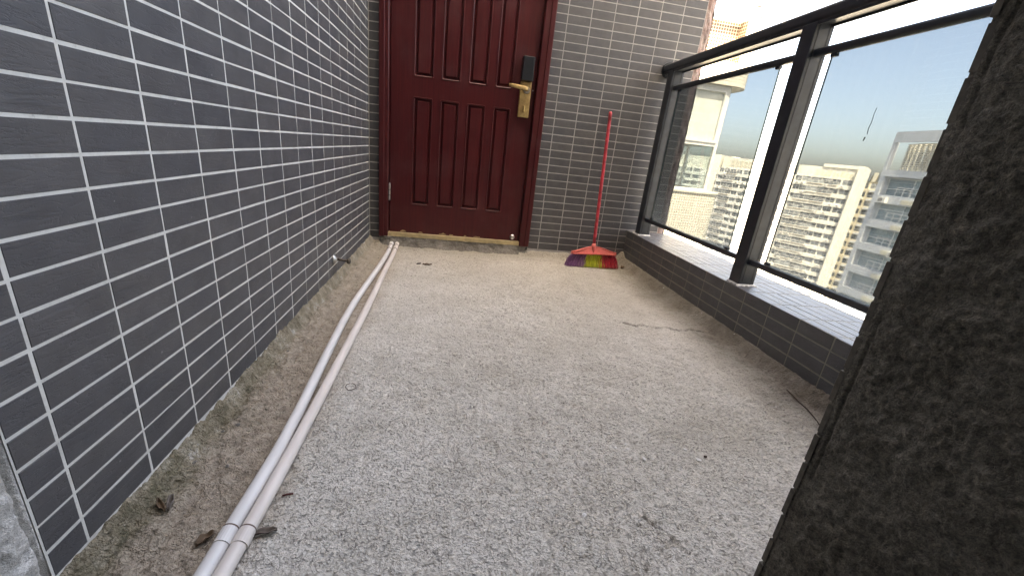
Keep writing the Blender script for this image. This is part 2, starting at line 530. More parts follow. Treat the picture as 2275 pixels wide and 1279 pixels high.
M['frost'] = plain('pale_blind', (0.58, 0.60, 0.55), 0.55)
M['bayglass'] = glass_material('bay_glass', (0.80, 0.86, 0.86), 0.02, refl=1.6)
M['soffit'] = plain('soffit_paint', (0.62, 0.58, 0.50), 0.8)
M['cream'] = far_wall_material('cream_render', (0.70, 0.675, 0.60))
M['cream2'] = far_wall_material('pale_render', (0.73, 0.715, 0.67))
M['yellow'] = far_wall_material('yellow_render', (0.66, 0.59, 0.44))
M['greyb'] = far_wall_material('grey_render_far', (0.52, 0.55, 0.58))
M['soffitb'] = plain('balcony_soffit', (0.33, 0.27, 0.20), 0.9)
M['farglass'] = far_glass_material('far_glass', (0.11, 0.125, 0.14), (0.40, 0.43, 0.43))
M['towerglass'] = far_glass_material('tower_glass', (0.20, 0.26, 0.29), (0.38, 0.45, 0.47))
M['louver'] = plain('louvre_slats', (0.58, 0.55, 0.45), 0.7)
M['roofgrey'] = plain('roof_felt', (0.25, 0.25, 0.24), 0.9)
M['ground'] = plain('city_ground', (0.16, 0.16, 0.15), 0.9, 0, 0.4, 0.03)


# ------------------------------------------------------------------ geometry helpers
class MB:
    def __init__(self):
        self.v, self.f, self.mi, self.uv = [], [], [], []

    def quad(self, pts, mi=0, uv=None):
        b = len(self.v)
        self.v += [tuple(p) for p in pts]
        self.f.append(tuple(range(b, b + len(pts))))
        self.mi.append(mi)
        self.uv.append(uv)

    def box(self, a, b, mi=0, M4=None):
        x0, y0, z0 = a
        x1, y1, z1 = b
        p = [(x0, y0, z0), (x1, y0, z0), (x1, y1, z0), (x0, y1, z0), (x0, y0, z1), (x1, y0, z1), (x1, y1, z1), (x0, y1, z1)]
        if M4 is not None:
            p = [tuple(M4 @ Vector(q)) for q in p]
        n = len(self.v)
        self.v += p
        for f in ((0, 3, 2, 1), (4, 5, 6, 7), (0, 1, 5, 4), (1, 2, 6, 5), (2, 3, 7, 6), (3, 0, 4, 7)):
            self.f.append(tuple(n + i for i in f))
            self.mi.append(mi)
            self.uv.append(None)

    def rings(self, rings, closed=True, cap=True, mi=0):
        """loft a list of equally long point rings"""
        k = len(rings[0])
        n = len(self.v)
        for r in rings:
            self.v += [tuple(p) for p in r]
        for i in range(len(rings) - 1):
            for j in range(k if closed else k - 1):
                a = n + i * k + j
                b = n + i * k + (j + 1) % k
                self.f.append((a, b, b + k, a + k))
                self.mi.append(mi)
                self.uv.append(None)
        if cap:
            self.f.append(tuple(n + j for j in reversed(range(k))))
            self.f.append(tuple(n + (len(rings) - 1) * k + j for j in range(k)))
            self.mi += [mi, mi]
            self.uv += [None, None]

    def tube(self, pts, radii, seg=12, cap=True, mi=0):
        P = [Vector(p) for p in pts]
        rings = []
        up = Vector((0, 0, 1))
        for i, p in enumerate(P):
            d = (P[min(i + 1, len(P) - 1)] - P[max(i - 1, 0)]).normalized()
            if abs(d.dot(up)) > 0.95:
                u = d.cross(Vector((1, 0, 0))).normalized()
            else:
                u = d.cross(up).normalized()
            w = u.cross(d)
            r = radii if not isinstance(radii, (list, tuple)) else radii[i]
            rings.append([p + (u * math.cos(t) + w * math.sin(t)) * r for t in [2 * math.pi * j / seg for j in range(seg)]])
        self.rings(rings, True, cap, mi)

    def mesh(self, name, mats, smooth=False):
        me = bpy.data.meshes.new(name)
        me.from_pydata(self.v, [], self.f)
        for mt in mats:
            me.materials.append(mt)
        if len(mats) > 1:
            me.polygons.foreach_set('material_index', self.mi)
        if any(u is not None for u in self.uv):
            lay = me.uv_layers.new(name='UVMap')
            for p, u in zip(me.polygons, self.uv):
                if u is None:
                    continue
                for li, c in zip(p.loop_indices, u):
                    lay.data[li].uv = c
        if smooth:
            me.polygons.foreach_set('use_smooth', [True] * len(me.polygons))
        me.update()
        return me

    def build(self, name, mats, parent=None, smooth=False, bevel=0.0, seg=2):
        if not isinstance(mats, (list, tuple)):
            mats = [mats]
        me = self.mesh(name, mats, smooth)
        if bevel:
            bm = bmesh.new()
            bm.from_mesh(me)
            bmesh.ops.remove_doubles(bm, verts=bm.verts, dist=1e-5)
            ed = [e for e in bm.edges if len(e.link_faces) == 2 and e.calc_face_angle(0) > 0.5]
            bmesh.ops.bevel(bm, geom=ed, offset=bevel, segments=seg, affect='EDGES', profile=0.5)
            bm.to_mesh(me)
            bm.free()
        return link(name, me, parent)


def link(name, data, parent=None):
    o = bpy.data.objects.new(name, data)
    COL.objects.link(o)
    if parent is not None:
        o.parent = parent
    return o


def tag(o, label=None, cat=None, group=None, kind=None):
    if label:
        o['label'] = label
    if cat:
        o['category'] = cat
    if group:
        o['group'] = group
    if kind:
        o['kind'] = kind
    return o


def thing(name, label, cat, loc=(0, 0, 0), rz=0.0, group=None):
    o = link(name, None)
    o.location = loc
    o.rotation_euler = (0, 0, rz)
    return tag(o, label, cat, group)


def rbox(name, a, b, mat, parent=None, bevel=0.003, seg=2):
    """bevelled box; the object's origin stays at the parent's"""
    mb = MB()
    mb.box(a, b)
    return mb.build(name, mat, parent, bevel=bevel, seg=seg)


def proj(p):
    q = RM @ (np.array(p) - CAM)
    if q[2] < 0.02:
        return None
    return (IMGW / 2 + FPX * q[0] / q[2], IMGH / 2 + FPX * q[1] / q[2])


# value-noise height fields -------------------------------------------------
def vnoise(x, y, scale, seed):
    r = np.random.default_rng(seed)
    T = r.random((256, 256))
    fx, fy = x * scale, y * scale
    ix, iy = np.floor(fx).astype(int), np.floor(fy).astype(int)
    tx, ty = fx - ix, fy - iy
    tx = tx * tx * (3 - 2 * tx)
    ty = ty * ty * (3 - 2 * ty)
    a = T[ix % 256, iy % 256]
    b = T[(ix + 1) % 256, iy % 256]
    c = T[ix % 256, (iy + 1) % 256]
    d = T[(ix + 1) % 256, (iy + 1) % 256]
    return (a * (1 - tx) + b * tx) * (1 - ty) + (c * (1 - tx) + d * tx) * ty - 0.5


def fbm(x, y, scale, seed, octv=4, gain=0.5):
    s, amp, t = scale, 1.0, 0.0
    for i in range(octv):
        t = t + amp * vnoise(x, y, s, seed + i)
        s *= 2.03
        amp *= gain
    return t


def sst(x, a, b):
    t = np.clip((x - a) / (b - a), 0, 1)
    return t * t * (3 - 2 * t)


def seg_dist(X, Y, pts):
    d = np.full(X.shape, 9.0)
    side = np.zeros(X.shape)
    for (x0, y0), (x1, y1) in zip(pts[:-1], pts[1:]):
        dx, dy = x1 - x0, y1 - y0
        t = np.clip(((X - x0) * dx + (Y - y0) * dy) / (dx * dx + dy * dy), 0, 1)
        px, py = x0 + t * dx - X, y0 + t * dy - Y
        dd = np.hypot(px, py)
        s = np.sign((X - x0) * dy - (Y - y0) * dx)
        side = np.where(dd < d, s, side)
        d = np.minimum(d, dd)
    return d, side


def grid_mesh(name, P, mat):
    """P: (n,m,3) array of points"""
    n, mm = P.shape[:2]
    me = bpy.data.meshes.new(name)
    me.vertices.add(n * mm)
    me.vertices.foreach_set('co', P.reshape(-1).astype(np.float32))
    I = np.arange(n * mm).reshape(n, mm)
    F = np.stack([I[:-1, :-1], I[1:, :-1], I[1:, 1:], I[:-1, 1:]], -1).reshape(-1)
    nf = (n - 1) * (mm - 1)
    me.loops.add(nf * 4)
    me.loops.foreach_set('vertex_index', F.astype(np.int32))
    me.polygons.add(nf)
    me.polygons.foreach_set('loop_start', np.arange(nf, dtype=np.int32) * 4)
    me.polygons.foreach_set('loop_total', np.full(nf, 4, dtype=np.int32))
    me.update(calc_edges=True)
    me.polygons.foreach_set('use_smooth', np.ones(nf, dtype=bool))
    me.materials.append(mat)
    return me


FZ = 0.03            # floor level
ZB = 0.0802          # foot of the tiles
PZ = 0.05033         # course height
JT = 0.0055          # joint width
FTOP = 3.0            # top of the door wall
TOP = 6.0            # top of the walls round the terrace


# ------------------------------------------------------------------ balcony floor
CRACKS = (([(1.40, -1.20), (1.446, -1.232), (1.49, -1.222), (1.54, -1.25), (1.60, -1.243), (1.66, -1.268), (1.72, -1.247), (1.79, -1.258)], 0.013, 0.007),
                          ([(1.46, -1.45), (1.50, -1.462), (1.55, -1.455), (1.60, -1.475)], 0.005, 0.003),
                          ([(1.012, -2.262), (1.022, -2.285), (1.030, -2.297), (1.047, -2.318)], 0.014, 0.003),
                          ([(1.022, -2.287), (1.018, -2.31), (1.021, -2.335)], 0.007, 0.0),
                          ([(0.98, -2.345), (1.01, -2.34), (1.035, -2.325), (1.07, -2.345)], 0.006, 0.003),
                          ([(0.70, -2.02), (0.705, -2.05), (0.70, -2.08)], 0.006, 0.002),
                          ([(0.52, -2.0), (0.515, -2.04), (0.525, -2.07)], 0.005, 0.002),
                          ([(0.60, -2.04), (0.61, -2.08), (0.60, -2.11)], 0.006, 0.002),
                          ([(0.05, -0.75), (0.11, -0.765), (0.17, -0.755), (0.21, -0.76)], 0.011, 0.003),
                          ([(0.78, -0.16), (0.86, -0.15), (0.92, -0.17)], 0.005, 0.002),
                          ([(1.42, -0.40), (1.47, -0.43), (1.52, -0.47)], 0.006, 0.002))


def crack_mask(X, Y):
    m_ = np.zeros(X.shape)
    wx_ = X + 0.010 * fbm(X, Y, 60, 151, 3)
    wy_ = Y + 0.010 * fbm(X, Y, 60, 161, 3)
    for pts, dep, lip in CRACKS:
        d, _ = seg_dist(wx_, wy_, pts)
        m_ = np.maximum(m_, min(0.8, (dep / 0.013) ** 2) * np.clip(0.55 + 1.6 * vnoise(X, Y, 34, 191), 0, 1) * np.exp(-(d / (0.0040 if lip > 0.006 else 0.0022)) ** 2))
    return m_


def floor_height(X, Y):
    H = FZ + 0.010 * fbm(X, Y, 1.3, 5, 3)
    H += 0.0042 * fbm(X, Y, 9.0, 21, 3)
    ca, sa = math.cos(0.55), math.sin(0.55)
    U, V = X * ca + Y * sa, -X * sa + Y * ca
    rough = 0.55 + 0.9 * (vnoise(X, Y, 2.2, 61) + 0.5)
    H += 0.0040 * rough * fbm(U * 1.0, V * 1.7, 52, 31, 3, 0.7)
    pits = vnoise(U, V * 1.4, 118, 71)
    H -= 0.0052 * rough * np.clip(pits - 0.22, 0, 1) / 0.25
    # sweeps of the trowel
    for cx_, cy_, r0_, k_ in ((0.3, -2.9, 0.0, 0.075), (1.9, -2.2, 0.0, 0.085), (1.2, 0.4, 0.0, 0.09)):
        rr_ = np.hypot(X - cx_, Y - cy_)
        gate_ = np.clip(3.0 * vnoise(X + cx_, Y + cy_, 3.1, 81), 0, 1)
        H += 0.0016 * gate_ * np.sin(2 * np.pi * rr_ / k_ + 5 * fbm(X, Y, 3, 85, 2))
    # mortar ledge left of the conduits
    led, _ = seg_dist(X, Y, [(0.082, -2.75), (0.082, -2.32), (0.071, -2.18), (0.077, -2.05), (0.075, -1.9), (0.077, -1.8), (0.071, -1.58), (0.067, -1.25), (0.07, -0.9), (0.06, -0.4), (0.06, 0)])
    wob = 0.012 * fbm(X, Y, 20, 91, 3)
    H += 0.011 * (1 - sst(X + wob, 0.066, 0.080))
    H -= 0.010 * np.exp(-((X + wob - 0.078) / 0.004) ** 2) * np.clip(0.4 + 2 * vnoise(X * 0.2, Y, 5, 44), 0, 1)
    # lumps of mortar in the strip
    lump = np.clip(fbm(X, Y, 26, 101, 3), 0, 1)
    H += 0.010 * lump * (1 - sst(X, 0.06, 0.15))
    H += 0.008 * fbm(X, Y, 50, 171, 4, 0.65) * (1 - sst(X, 0.10, 0.20))
    H += 0.012 * np.clip(fbm(X, Y, 40, 131, 2) - 0.15, 0, 1) * (1 - sst(X, 0.16, 0.24))
    # fillets at the foot of the walls
    w2 = 0.010 * fbm(X, Y, 14, 111, 3)
    H += 0.040 * (1 - sst(X + 0.8 * w2, -0.002, 0.026)) 
    H += 0.048 * sst(X + 1.6 * w2, 1.812, 1.868)
    H += np.where(X > 1.06, 0.036, 0.012) * sst(Y + 1.4 * w2, -0.055, -0.006)
    # flaking cracks
    for pts, dep, lip in CRACKS:
        d, s = seg_dist(X + 0.010 * fbm(X, Y, 60, 151, 3), Y + 0.010 * fbm(X, Y, 60, 161, 3), pts)
        H -= dep * np.clip(0.6 + 1.5 * vnoise(X, Y, 30, 195), 0.15, 1) * np.exp(-(d / 0.0028) ** 2)
        H += lip * np.exp(-d / 0.05) * (s < 0) * (d < 0.15)
    return H


xs = np.arange(-0.012, 1.885, 0.0033)
ys = np.arange(-2.78, 0.02, 0.0036)
GX, GY = np.meshgrid(xs, ys, indexing='ij')
GZ = floor_height(GX, GY)
fl_mesh_crack = crack_mask(GX, GY)
fl = link('floor', grid_mesh('floor', np.stack([GX, GY, GZ], -1), M['floor']))
tag(fl, kind='structure')
ca_ = fl.data.attributes.new('crack', 'FLOAT', 'POINT')
ca_.data.foreach_set('value', fl_mesh_crack.reshape(-1).astype(np.float32))


def fh(x, y):
    return float(floor_height(np.array([[x]]), np.array([[y]]))[0, 0])


mb = MB()
mb.box((-2.6, -7.2, -0.16), (3.4, -2.765, 0.012))
tag(mb.build('room_floor', M['concrete']), kind='structure')
mb = MB()
mb.box((-0.25, -2.76, -0.2), (2.18, 0.22, -0.02))
tag(mb.build('balcony_slab', M['concrete']), kind='structure')

# cement step under the door
sx = np.linspace(0.075, 1.105, 260)
sz = np.linspace(0.0, 1.0, 30)
SX, ST = np.meshgrid(sx, sz, indexing='ij')
SY = -0.012 - 0.03 * (1 - ST) ** 2 + 0.010 * fbm(SX, ST * 0.1, 22, 205, 4)
SZ = 0.012 + ST * 0.089 + 0.006 * fbm(SX, ST * 0.1, 30, 215, 3) * (ST > 0.9)
st = link('step', grid_mesh('step', np.stack([SX, SY, SZ], -1), M['riser']))
tag(st, kind='structure')


# ------------------------------------------------------------------ tiled walls
_tile_cache = {}


def tile_geo(w, h, mb=None, ox=0.0, oy=0.0, oz=0.0):
    """glazed slip tile, face at z=0, lying in local x (length) and y (height)"""
    own = mb is None
    if own:
        mb = MB()
    t, b = 0.008, 0.0006
    x0, x1, y0, y1 = ox - w / 2, ox + w / 2, oy - h / 2, oy + h / 2
    n = len(mb.v)
    for (i, z) in ((0, -t), (0, -b), (b, 0)):
        mb.v += [(x0 + i, y0 + i, oz + z), (x1 - i, y0 + i, oz + z), (x1 - i, y1 - i, oz + z), (x0 + i, y1 - i, oz + z)]
    for k in (0, 4):
        for j in range(4):
            a, c = n + k + j, n + k + (j + 1) % 4
            mb.f.append((a, c, c + 4, a + 4))
            mb.mi.append(1 if k == 0 else 0)
            mb.uv.append(None)
    mb.f.append((n + 8, n + 9, n + 10, n + 11))
    mb.mi.append(0)
    mb.uv.append(None)
    return mb


def tile_mesh(w, h):
    key = (round(w, 4), round(h, 4))
    if key not in _tile_cache:
        _tile_cache[key] = tile_geo(w, h).mesh('tile', [M['slate'], M['tile_body']])
    return _tile_cache[key]


def tiled_face(parent, origin, xdir, ydir, cols, rows, skip=None, limit=300, rest_name='tile_field'):
    """cols / rows: lists of (start, end) in metres along xdir / ydir measured from origin"""
    xd, yd = Vector(xdir), Vector(ydir)
    zd = xd.cross(yd)
    R = Matrix((xd, yd, zd)).transposed().to_4x4()
    T = Matrix.Translation(Vector(origin)) @ R
    cells = []
    for (c0, c1) in cols:
        for (r0, r1) in rows:
            if skip and skip(c0, c1, r0, r1):
                continue
            w, h = c1 - c0 - JT, r1 - r0 - JT
            if w < 0.008 or h < 0.008:
                continue
            cx, cy = (c0 + c1) / 2, (r0 + r1) / 2
            pc = [proj(T @ Vector((px, py, 0))) for px, py in ((c0, r0), (c1, r0), (c1, r1), (c0, r1))]
            area = 0.0
            if all(p is not None for p in pc):
                inside = [(-40 < p[0] < IMGW + 40 and -40 < p[1] < IMGH + 40) for p in pc]
                if any(inside):
                    area = abs(sum(pc[i][0] * pc[(i + 1) % 4][1] - pc[(i + 1) % 4][0] * pc[i][1] for i in range(4))) / 2
            cells.append((area, cx, cy, w, h))
    cells.sort(key=lambda c: -c[0])
    rest = MB()
    nrest = 0
    for k, (area, cx, cy, w, h) in enumerate(cells):
        dz = random.uniform(-0.0003, 0.0003)
        if area > 25 and k < limit:
            o = link('tile', tile_mesh(w, h), parent)
            L = Matrix.Translation((cx + random.gauss(0, 0.0005), cy + random.gauss(0, 0.0004), dz))
            tilt = Matrix.Rotation(random.gauss(0, 0.005), 4, 'X') @ Matrix.Rotation(random.gauss(0, 0.0014), 4, 'Y') @ Matrix.Rotation(random.gauss(0, 0.0025), 4, 'Z')
            o.matrix_local = T @ L @ tilt
        else:
            tile_geo(w, h, rest, cx, cy, dz)
            nrest += 1
    if nrest:
        o = rest.build(rest_name, [M['slate'], M['tile_body']], parent)
        o.matrix_local = T
        tag(o, kind='stuff')
    return len(cells) - nrest


nrows = int((TOP - ZB) / PZ)
ROWS = [(ZB + k * PZ, ZB + (k + 1) * PZ) for k in range(nrows)]

# left wall, face at x = 0
lw = thing('tiled_wall', 'long dark slate tiled wall with a door stop beside the two conduits', 'wall')
mb = MB()
mb.box((-0.22, -2.3745, -0.02), (-0.0009, 0.20, TOP))
mb.build('grout_bed', M['grout'], lw)
yL14 = -0.0617
lcols = [(-2.3740, yL14 - 15 * 0.15)] + [(yL14 - (15 - k) * 0.15, yL14 - (14 - k) * 0.15) for k in range(15)] + [(yL14, 0.001)]
tiled_face(lw, (0, 0, 0), (0, 1, 0), (0, 0, 1), lcols, ROWS)

# door wall, face at y = 0
fw = thing('tiled_wall', 'dark slate tiled wall around the maroon door, broom leaning on it', 'wall')
DX0, DX1, DTOP = 0.070, 1.120, 2.22
mb = MB()
mb.box((-0.0012, 0.0009, -0.02), (DX0 - 0.002, 0.20, FTOP))
mb.box((DX1 + 0.002, 0.0009, -0.02), (2.113, 0.20, FTOP))
mb.box((DX0 - 0.002, 0.0009, DTOP), (DX1 + 0.002, 0.20, FTOP))
mb.build('grout_bed', M['grout_grey'], fw)
xF0, aF = 1.2023, 0.1515
fcols = [(0.001, DX0 - 0.002), (DX0 - 0.002, 0.2933), (0.2933, 0.4448), (0.4448, 0.5963), (0.5963, 0.7478), (0.7478, 0.8993), (0.8993, 1.0508), (1.0508, DX1 + 0.002), (DX1 + 0.002, xF0)] + [(xF0 + k * aF, xF0 + (k + 1) * aF) for k in range(5)] + [(xF0 + 5 * aF, 2.113)]
tiled_face(fw, (0, 0, 0), (1, 0, 0), (0, 0, 1), fcols, [r for r in ROWS if r[1] < FTOP], skip=lambda c0, c1, r0, r1: (r0 < DTOP - 0.01 and c0 > DX0 - 0.01 and c1 < DX1 + 0.01))
# broken render on the end of that wall
ex = np.linspace(2.1135, 2.172, 14)
ez = np.linspace(-0.6, FTOP, 900)
EX, EZ = np.meshgrid(ex, ez, indexing='ij')
EY = 0.004 + 0.014 * fbm(EX * 2, EZ, 18, 301, 4) + 0.012 * sst(EX, 2.15, 2.172)
EX2 = EX + np.where(EX > 2.16, 0.010 * fbm(EX, EZ, 14, 311, 3), 0)
link('render_strip', grid_mesh('render_strip', np.stack([EX2, EY, EZ], -1), M['pink']), fw)
mb = MB()
mb.box((2.114, 0.03, -0.6), (2.166, 0.20, FTOP))
mb.build('wall_end', M['greyrender'], fw)
ex = np.linspace(0.016, 0.20, 20)
EY, EZ = np.meshgrid(ex, np.linspace(-0.6, FTOP, 700), indexing='ij')
EX = 2.176 + 0.008 * fbm(EY * 2, EZ, 14, 321, 3)
link('end_render', grid_mesh('end_render', np.stack([EX, EY, EZ], -1), M['greyrender']), fw)

# parapet on the right, inner face x = 1.8704, top z = 0.276
PX0, PX1, PTOP = 1.8704, 2.188, 0.2762
pw = thing('parapet_wall', 'low dark tiled parapet carrying the glass railing', 'wall')
mb = MB()
mb.box((PX0 + 0.0009, -2.470, -0.6), (PX1 - 0.0009, 0.0005, PTOP - 0.0009))
mb.box((PX0 + 0.0009, 0.0005, -0.6), (2.112, 0.003, PTOP - 0.0009))
mb.build('grout_bed', M['grout_dirty_shaded'], pw)
pc = [(0.003, 0.2822 - 0.1515)] + [(0.2822 + (k - 1) * 0.1515, 0.2822 + k * 0.1515) for k in range(15)]
tiled_face(pw, (PX0, 0, 0), (0, -1, 0), (0, 0, 1), pc, [(0.0805 - 0.05, 0.0765), (0.0765, 0.1247), (0.1247, 0.1747), (0.1747, 0.2247), (0.2247, 0.2785)])
tr = [(k * 0.0502, (k + 1) * 0.0502) for k in range(6)] + [(6 * 0.0502, PX1 - PX0)]
tiled_face(pw, (PX0, 0, PTOP), (0, -1, 0), (1, 0, 0), pc, tr, rest_name='top_tile_field')

# wall with the opening the camera looks through: far face y = -2.473
gw = thing('tiled_wall', 'wall end with bare dark concrete reveal and slate tile edges', 'wall')
JX, JY = 1.083, -2.473
gc = [(-1.2355 - k * 0.1515, -1.084 - k * 0.1515) for k in range(8)]
gc = [(-b, -a) for a, b in gc]
# along -x from the corner; measured from x = JX
gcols = [(-(JX - 0.0015) - 0.0, 0)]
cols = [(-2.36 + 0.0, -2.30)]
pcols = []
x = JX - 0.001
while x < 2.30:
    pcols.append((-(min(x + 0.1515, 2.32)), -x))
    x += 0.1515
# tile edges stand proud of the reveal: only the first column is visible, edge on
xd, yd = Vector((-1, 0, 0)), Vector((0, 0, 1))
Tg = Matrix.Translation((0, JY, 0)) @ Matrix((xd, yd, xd.cross(yd))).transposed().to_4x4()
rest = MB()
for ci, (c0, c1) in enumerate(pcols):
    for ri, (r0, r1) in enumerate(ROWS):
        w, h = c1 - c0 - JT, r1 - r0 - JT
        cx, cy = (c0 + c1) / 2, (r0 + r1) / 2
        if ci == 0 and ri < 24:
            o = link('tile', tile_mesh(w, h), gw)
            jut = random.gauss(-0.0012, 0.0010)
            o.matrix_local = Tg @ Matrix.Translation((cx + JT / 2 + jut, cy, random.gauss(0, 0.0008))) @ Matrix.Rotation(random.gauss(0, 0.006), 4, 'Z')
        else:
            tile_geo(w, h, rest, cx, cy, 0)
o = rest.build('tile_field', [M['slate'], M['tile_body']], gw)
o.matrix_local = Tg
tag(o, kind='stuff')
mb = MB()
mb.box((JX + 0.03, -2.72, -0.02), (2.32, JY - 0.0009, TOP))
mb.box((JX + 0.0026, JY - 0.0070, -0.02), (JX + 0.0299, JY - 0.0009, TOP))
mb.box((2.18, JY - 0.02, -60.0), (2.32, JY - 0.001, -0.021))
mb.build('grout_bed', M['grout_dirty_shaded'], gw)
jy = np.linspace(JY - 0.0028, -2.735, 150)
jz = np.concatenate([np.arange(-0.02, 1.5, 0.0022), np.linspace(1.5, TOP, 200)])
YY, ZZ = np.meshgrid(jy, jz, indexing='ij')
d = 0.006 * fbm(YY, ZZ, 6, 401, 4) + 0.005 * fbm(YY, ZZ, 45, 421, 3, 0.65) + 0.0045 * fbm(YY, ZZ, 130, 431, 2, 0.7)
gouge = np.clip(fbm(YY, ZZ, 9, 441, 3) - 0.25, 0, 1)
XX = JX + 0.0012 - d * np.clip((JY - YY) / 0.04, 0.12, 1) * 0.8 + 0.02 * gouge * np.clip((JY - YY) / 0.03, 0, 1)
crack = np.exp(-((YY - (JY - 0.016) + 0.006 * fbm(YY * 0, ZZ, 10, 461, 3)) / 0.0018) ** 2) * np.clip(vnoise(YY * 0, ZZ, 7, 471) * 3, 0, 1)
XX = XX + 0.005 * crack
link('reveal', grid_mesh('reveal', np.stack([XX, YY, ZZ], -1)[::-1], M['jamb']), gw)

# left reveal of the opening: rough plaster continuing the left wall
lj = thing('plaster_reveal', 'rough pale plaster edge where the long tiled wall stops', 'wall')
jy = np.linspace(-2.735, -2.3790, 120)
jz = np.concatenate([np.arange(-0.02, 0.8, 0.003), np.linspace(0.8, TOP, 160)])
YY, ZZ = np.meshgrid(jy, jz, indexing='ij')
d = 0.012 * fbm(YY, ZZ, 8, 501, 4) + 0.007 * fbm(YY, ZZ, 55, 521, 3)
edge = np.clip((-2.379 - YY) / 0.02, 0, 1)
XX = 0.002 + d * edge
wl = 0.006 * fbm(YY * 0, ZZ, 16, 541, 4)
XX = XX - 0.016 * np.exp(-((YY + 2.3865 + wl) / 0.0028) ** 2)
link('plaster', grid_mesh('plaster', np.stack([XX, YY, ZZ], -1), M['jamb_light']), lj)
mb = MB()
mb.box((-0.22, -2.72, -0.02), (-0.022, -2.376, TOP))
mb.build('core', M['concrete'], lj)

# the bare room the camera stands in
rw = thing('room_shell', 'bare concrete room behind the opening', 'room')
mb = MB()
mb.box((-2.6, -2.735, -0.02), (-0.221, -2.60, TOP))
mb.box((1.13, -2.735, -0.02), (2.32, -2.721, TOP))
mb.box((-0.221, -2.735, 2.45), (1.13, -2.60, TOP))
mb.box((-2.7, -7.2, -0.02), (-2.601, -2.736, TOP))
mb.box((2.30, -7.2, -60.0), (2.42, -2.736, TOP))
mb.box((-2.7, -7.4, -0.02), (2.42, -7.201, TOP))
mb.build('room_wall', M['concrete'], rw)
mb = MB()
mb.box((-2.599, -7.199, 2.75), (2.299, -2.737, 2.9))
mb.build('room_ceiling', M['concrete'], rw)
# unseen storeys of the block, their heights shaped to block sun and sky
bk = thing('shading_home_block', 'unseen storeys of the home block and an added side wing shading the balcony', 'building')
mb = MB()
mb.box((-14, -16, TOP + 0.005), (2.42, -2.60, 9.0))
mb.box((2.43, -16, -60), (5.6, -2.60, 6.0))  # side wing added out of view to block sky, low enough to pass sun
mb.box((-14, 0.36, -60), (1.9, 14, 2.9))
mb.box((-14, -2.59, -60), (-0.3, 0.35, TOP - 0.2))
mb.build('wall', M['cream2'], bk)


# ------------------------------------------------------------------ door
dr = thing('entrance_door', 'maroon pressed steel entrance door with black and brass lock', 'door', (0, 0, 0))
LY = 0.012                      # leaf face
LX0, LX1, LZ0, LZ1 = 0.133, 1.046, 0.129, 2.14
px = [(0.271, 0.394), (0.442, 0.564), (0.613, 0.735), (0.785, 0.900)]
pz = [(0.327, 1.011), (1.127, 1.98)]
xb = sorted({LX0, LX1} | {v for p in px for v in p})
zb = sorted({LZ0, LZ1} | {v for p in pz for v in p})
mb = MB()
for i in range(len(xb) - 1):
    for j in range(len(zb) - 1):
        if (xb[i], xb[i + 1]) in px and (zb[j], zb[j + 1]) in pz:
            continue
        mb.quad([(xb[i], LY, zb[j]), (xb[i + 1], LY, zb[j]), (xb[i + 1], LY, zb[j + 1]), (xb[i], LY, zb[j + 1])])
mb.quad([(LX0, LY, LZ0), (LX0, LY + 0.05, LZ0), (LX1, LY + 0.05, LZ0), (LX1, LY, LZ0)])
mb.quad([(LX1, LY, LZ0), (LX1, LY + 0.05, LZ0), (LX1, LY + 0.05, LZ1), (LX1, LY, LZ1)])
mb.quad([(LX0, LY, LZ1), (LX0, LY + 0.05, LZ1), (LX0, LY + 0.05, LZ0), (LX0, LY, LZ0)])
mb.quad([(LX0, LY + 0.05, LZ0), (LX0, LY + 0.05, LZ1), (LX1, LY + 0.05, LZ1), (LX1, LY + 0.05, LZ0)])
leaf = mb.build('leaf', M['door'], dr)


def round_rect(x0, x1, z0, z1, y, r, k=4):
    pts = []
    for cx, cz, a0 in ((x1 - r, z0 + r, -90), (x1 - r, z1 - r, 0), (x0 + r, z1 - r, 90), (x0 + r, z0 + r, 180)):
        for i in range(k + 1):
            a = math.radians(a0 + 90 * i / k)
            pts.append((cx + r * math.cos(a), y, cz + r * math.sin(a)))
    return pts


for (x0, x1) in px:
    for (z0, z1) in pz:
        mb = MB()
        prof = [(-0.0005, 0.0003, 0.011), (0.001, -0.0028, 0.010), (0.0045, -0.0034, 0.009), (0.0075, -0.0012, 0.008), (0.0100, 0.0100, 0.007), (0.0120, 0.0130, 0.006), (0.0185, 0.0130, 0.004), (0.0215, 0.0065, 0.004), (0.0275, -0.0010, 0.004), (0.0305, -0.0012, 0.004)]
        rings = [round_rect(x0 + i, x1 - i, z0 + i, z1 - i, LY + dy, r) for i, dy, r in prof]
        mb.rings(rings, True, False)
        k = len(rings[0])
        n = len(mb.v)
        mb.f.append(tuple(range(n - k, n)))
        mb.mi.append(0)
        mb.uv.append(None)
        # square corners of the opening behind the rounded moulding
        mb.quad([(x0 - 0.0, LY + 0.004, z0), (x1, LY + 0.004, z0), (x1, LY + 0.004, z0 + 0.012), (x0, LY + 0.004, z0 + 0.012)])
        mb.quad([(x0 - 0.0, LY + 0.004, z1 - 0.012), (x1, LY + 0.004, z1 - 0.012), (x1, LY + 0.004, z1), (x0, LY + 0.004, z1)])
        mb.build('panel', M['door'], leaf)
# frame: two posts and a head, stepped
FY = -0.030


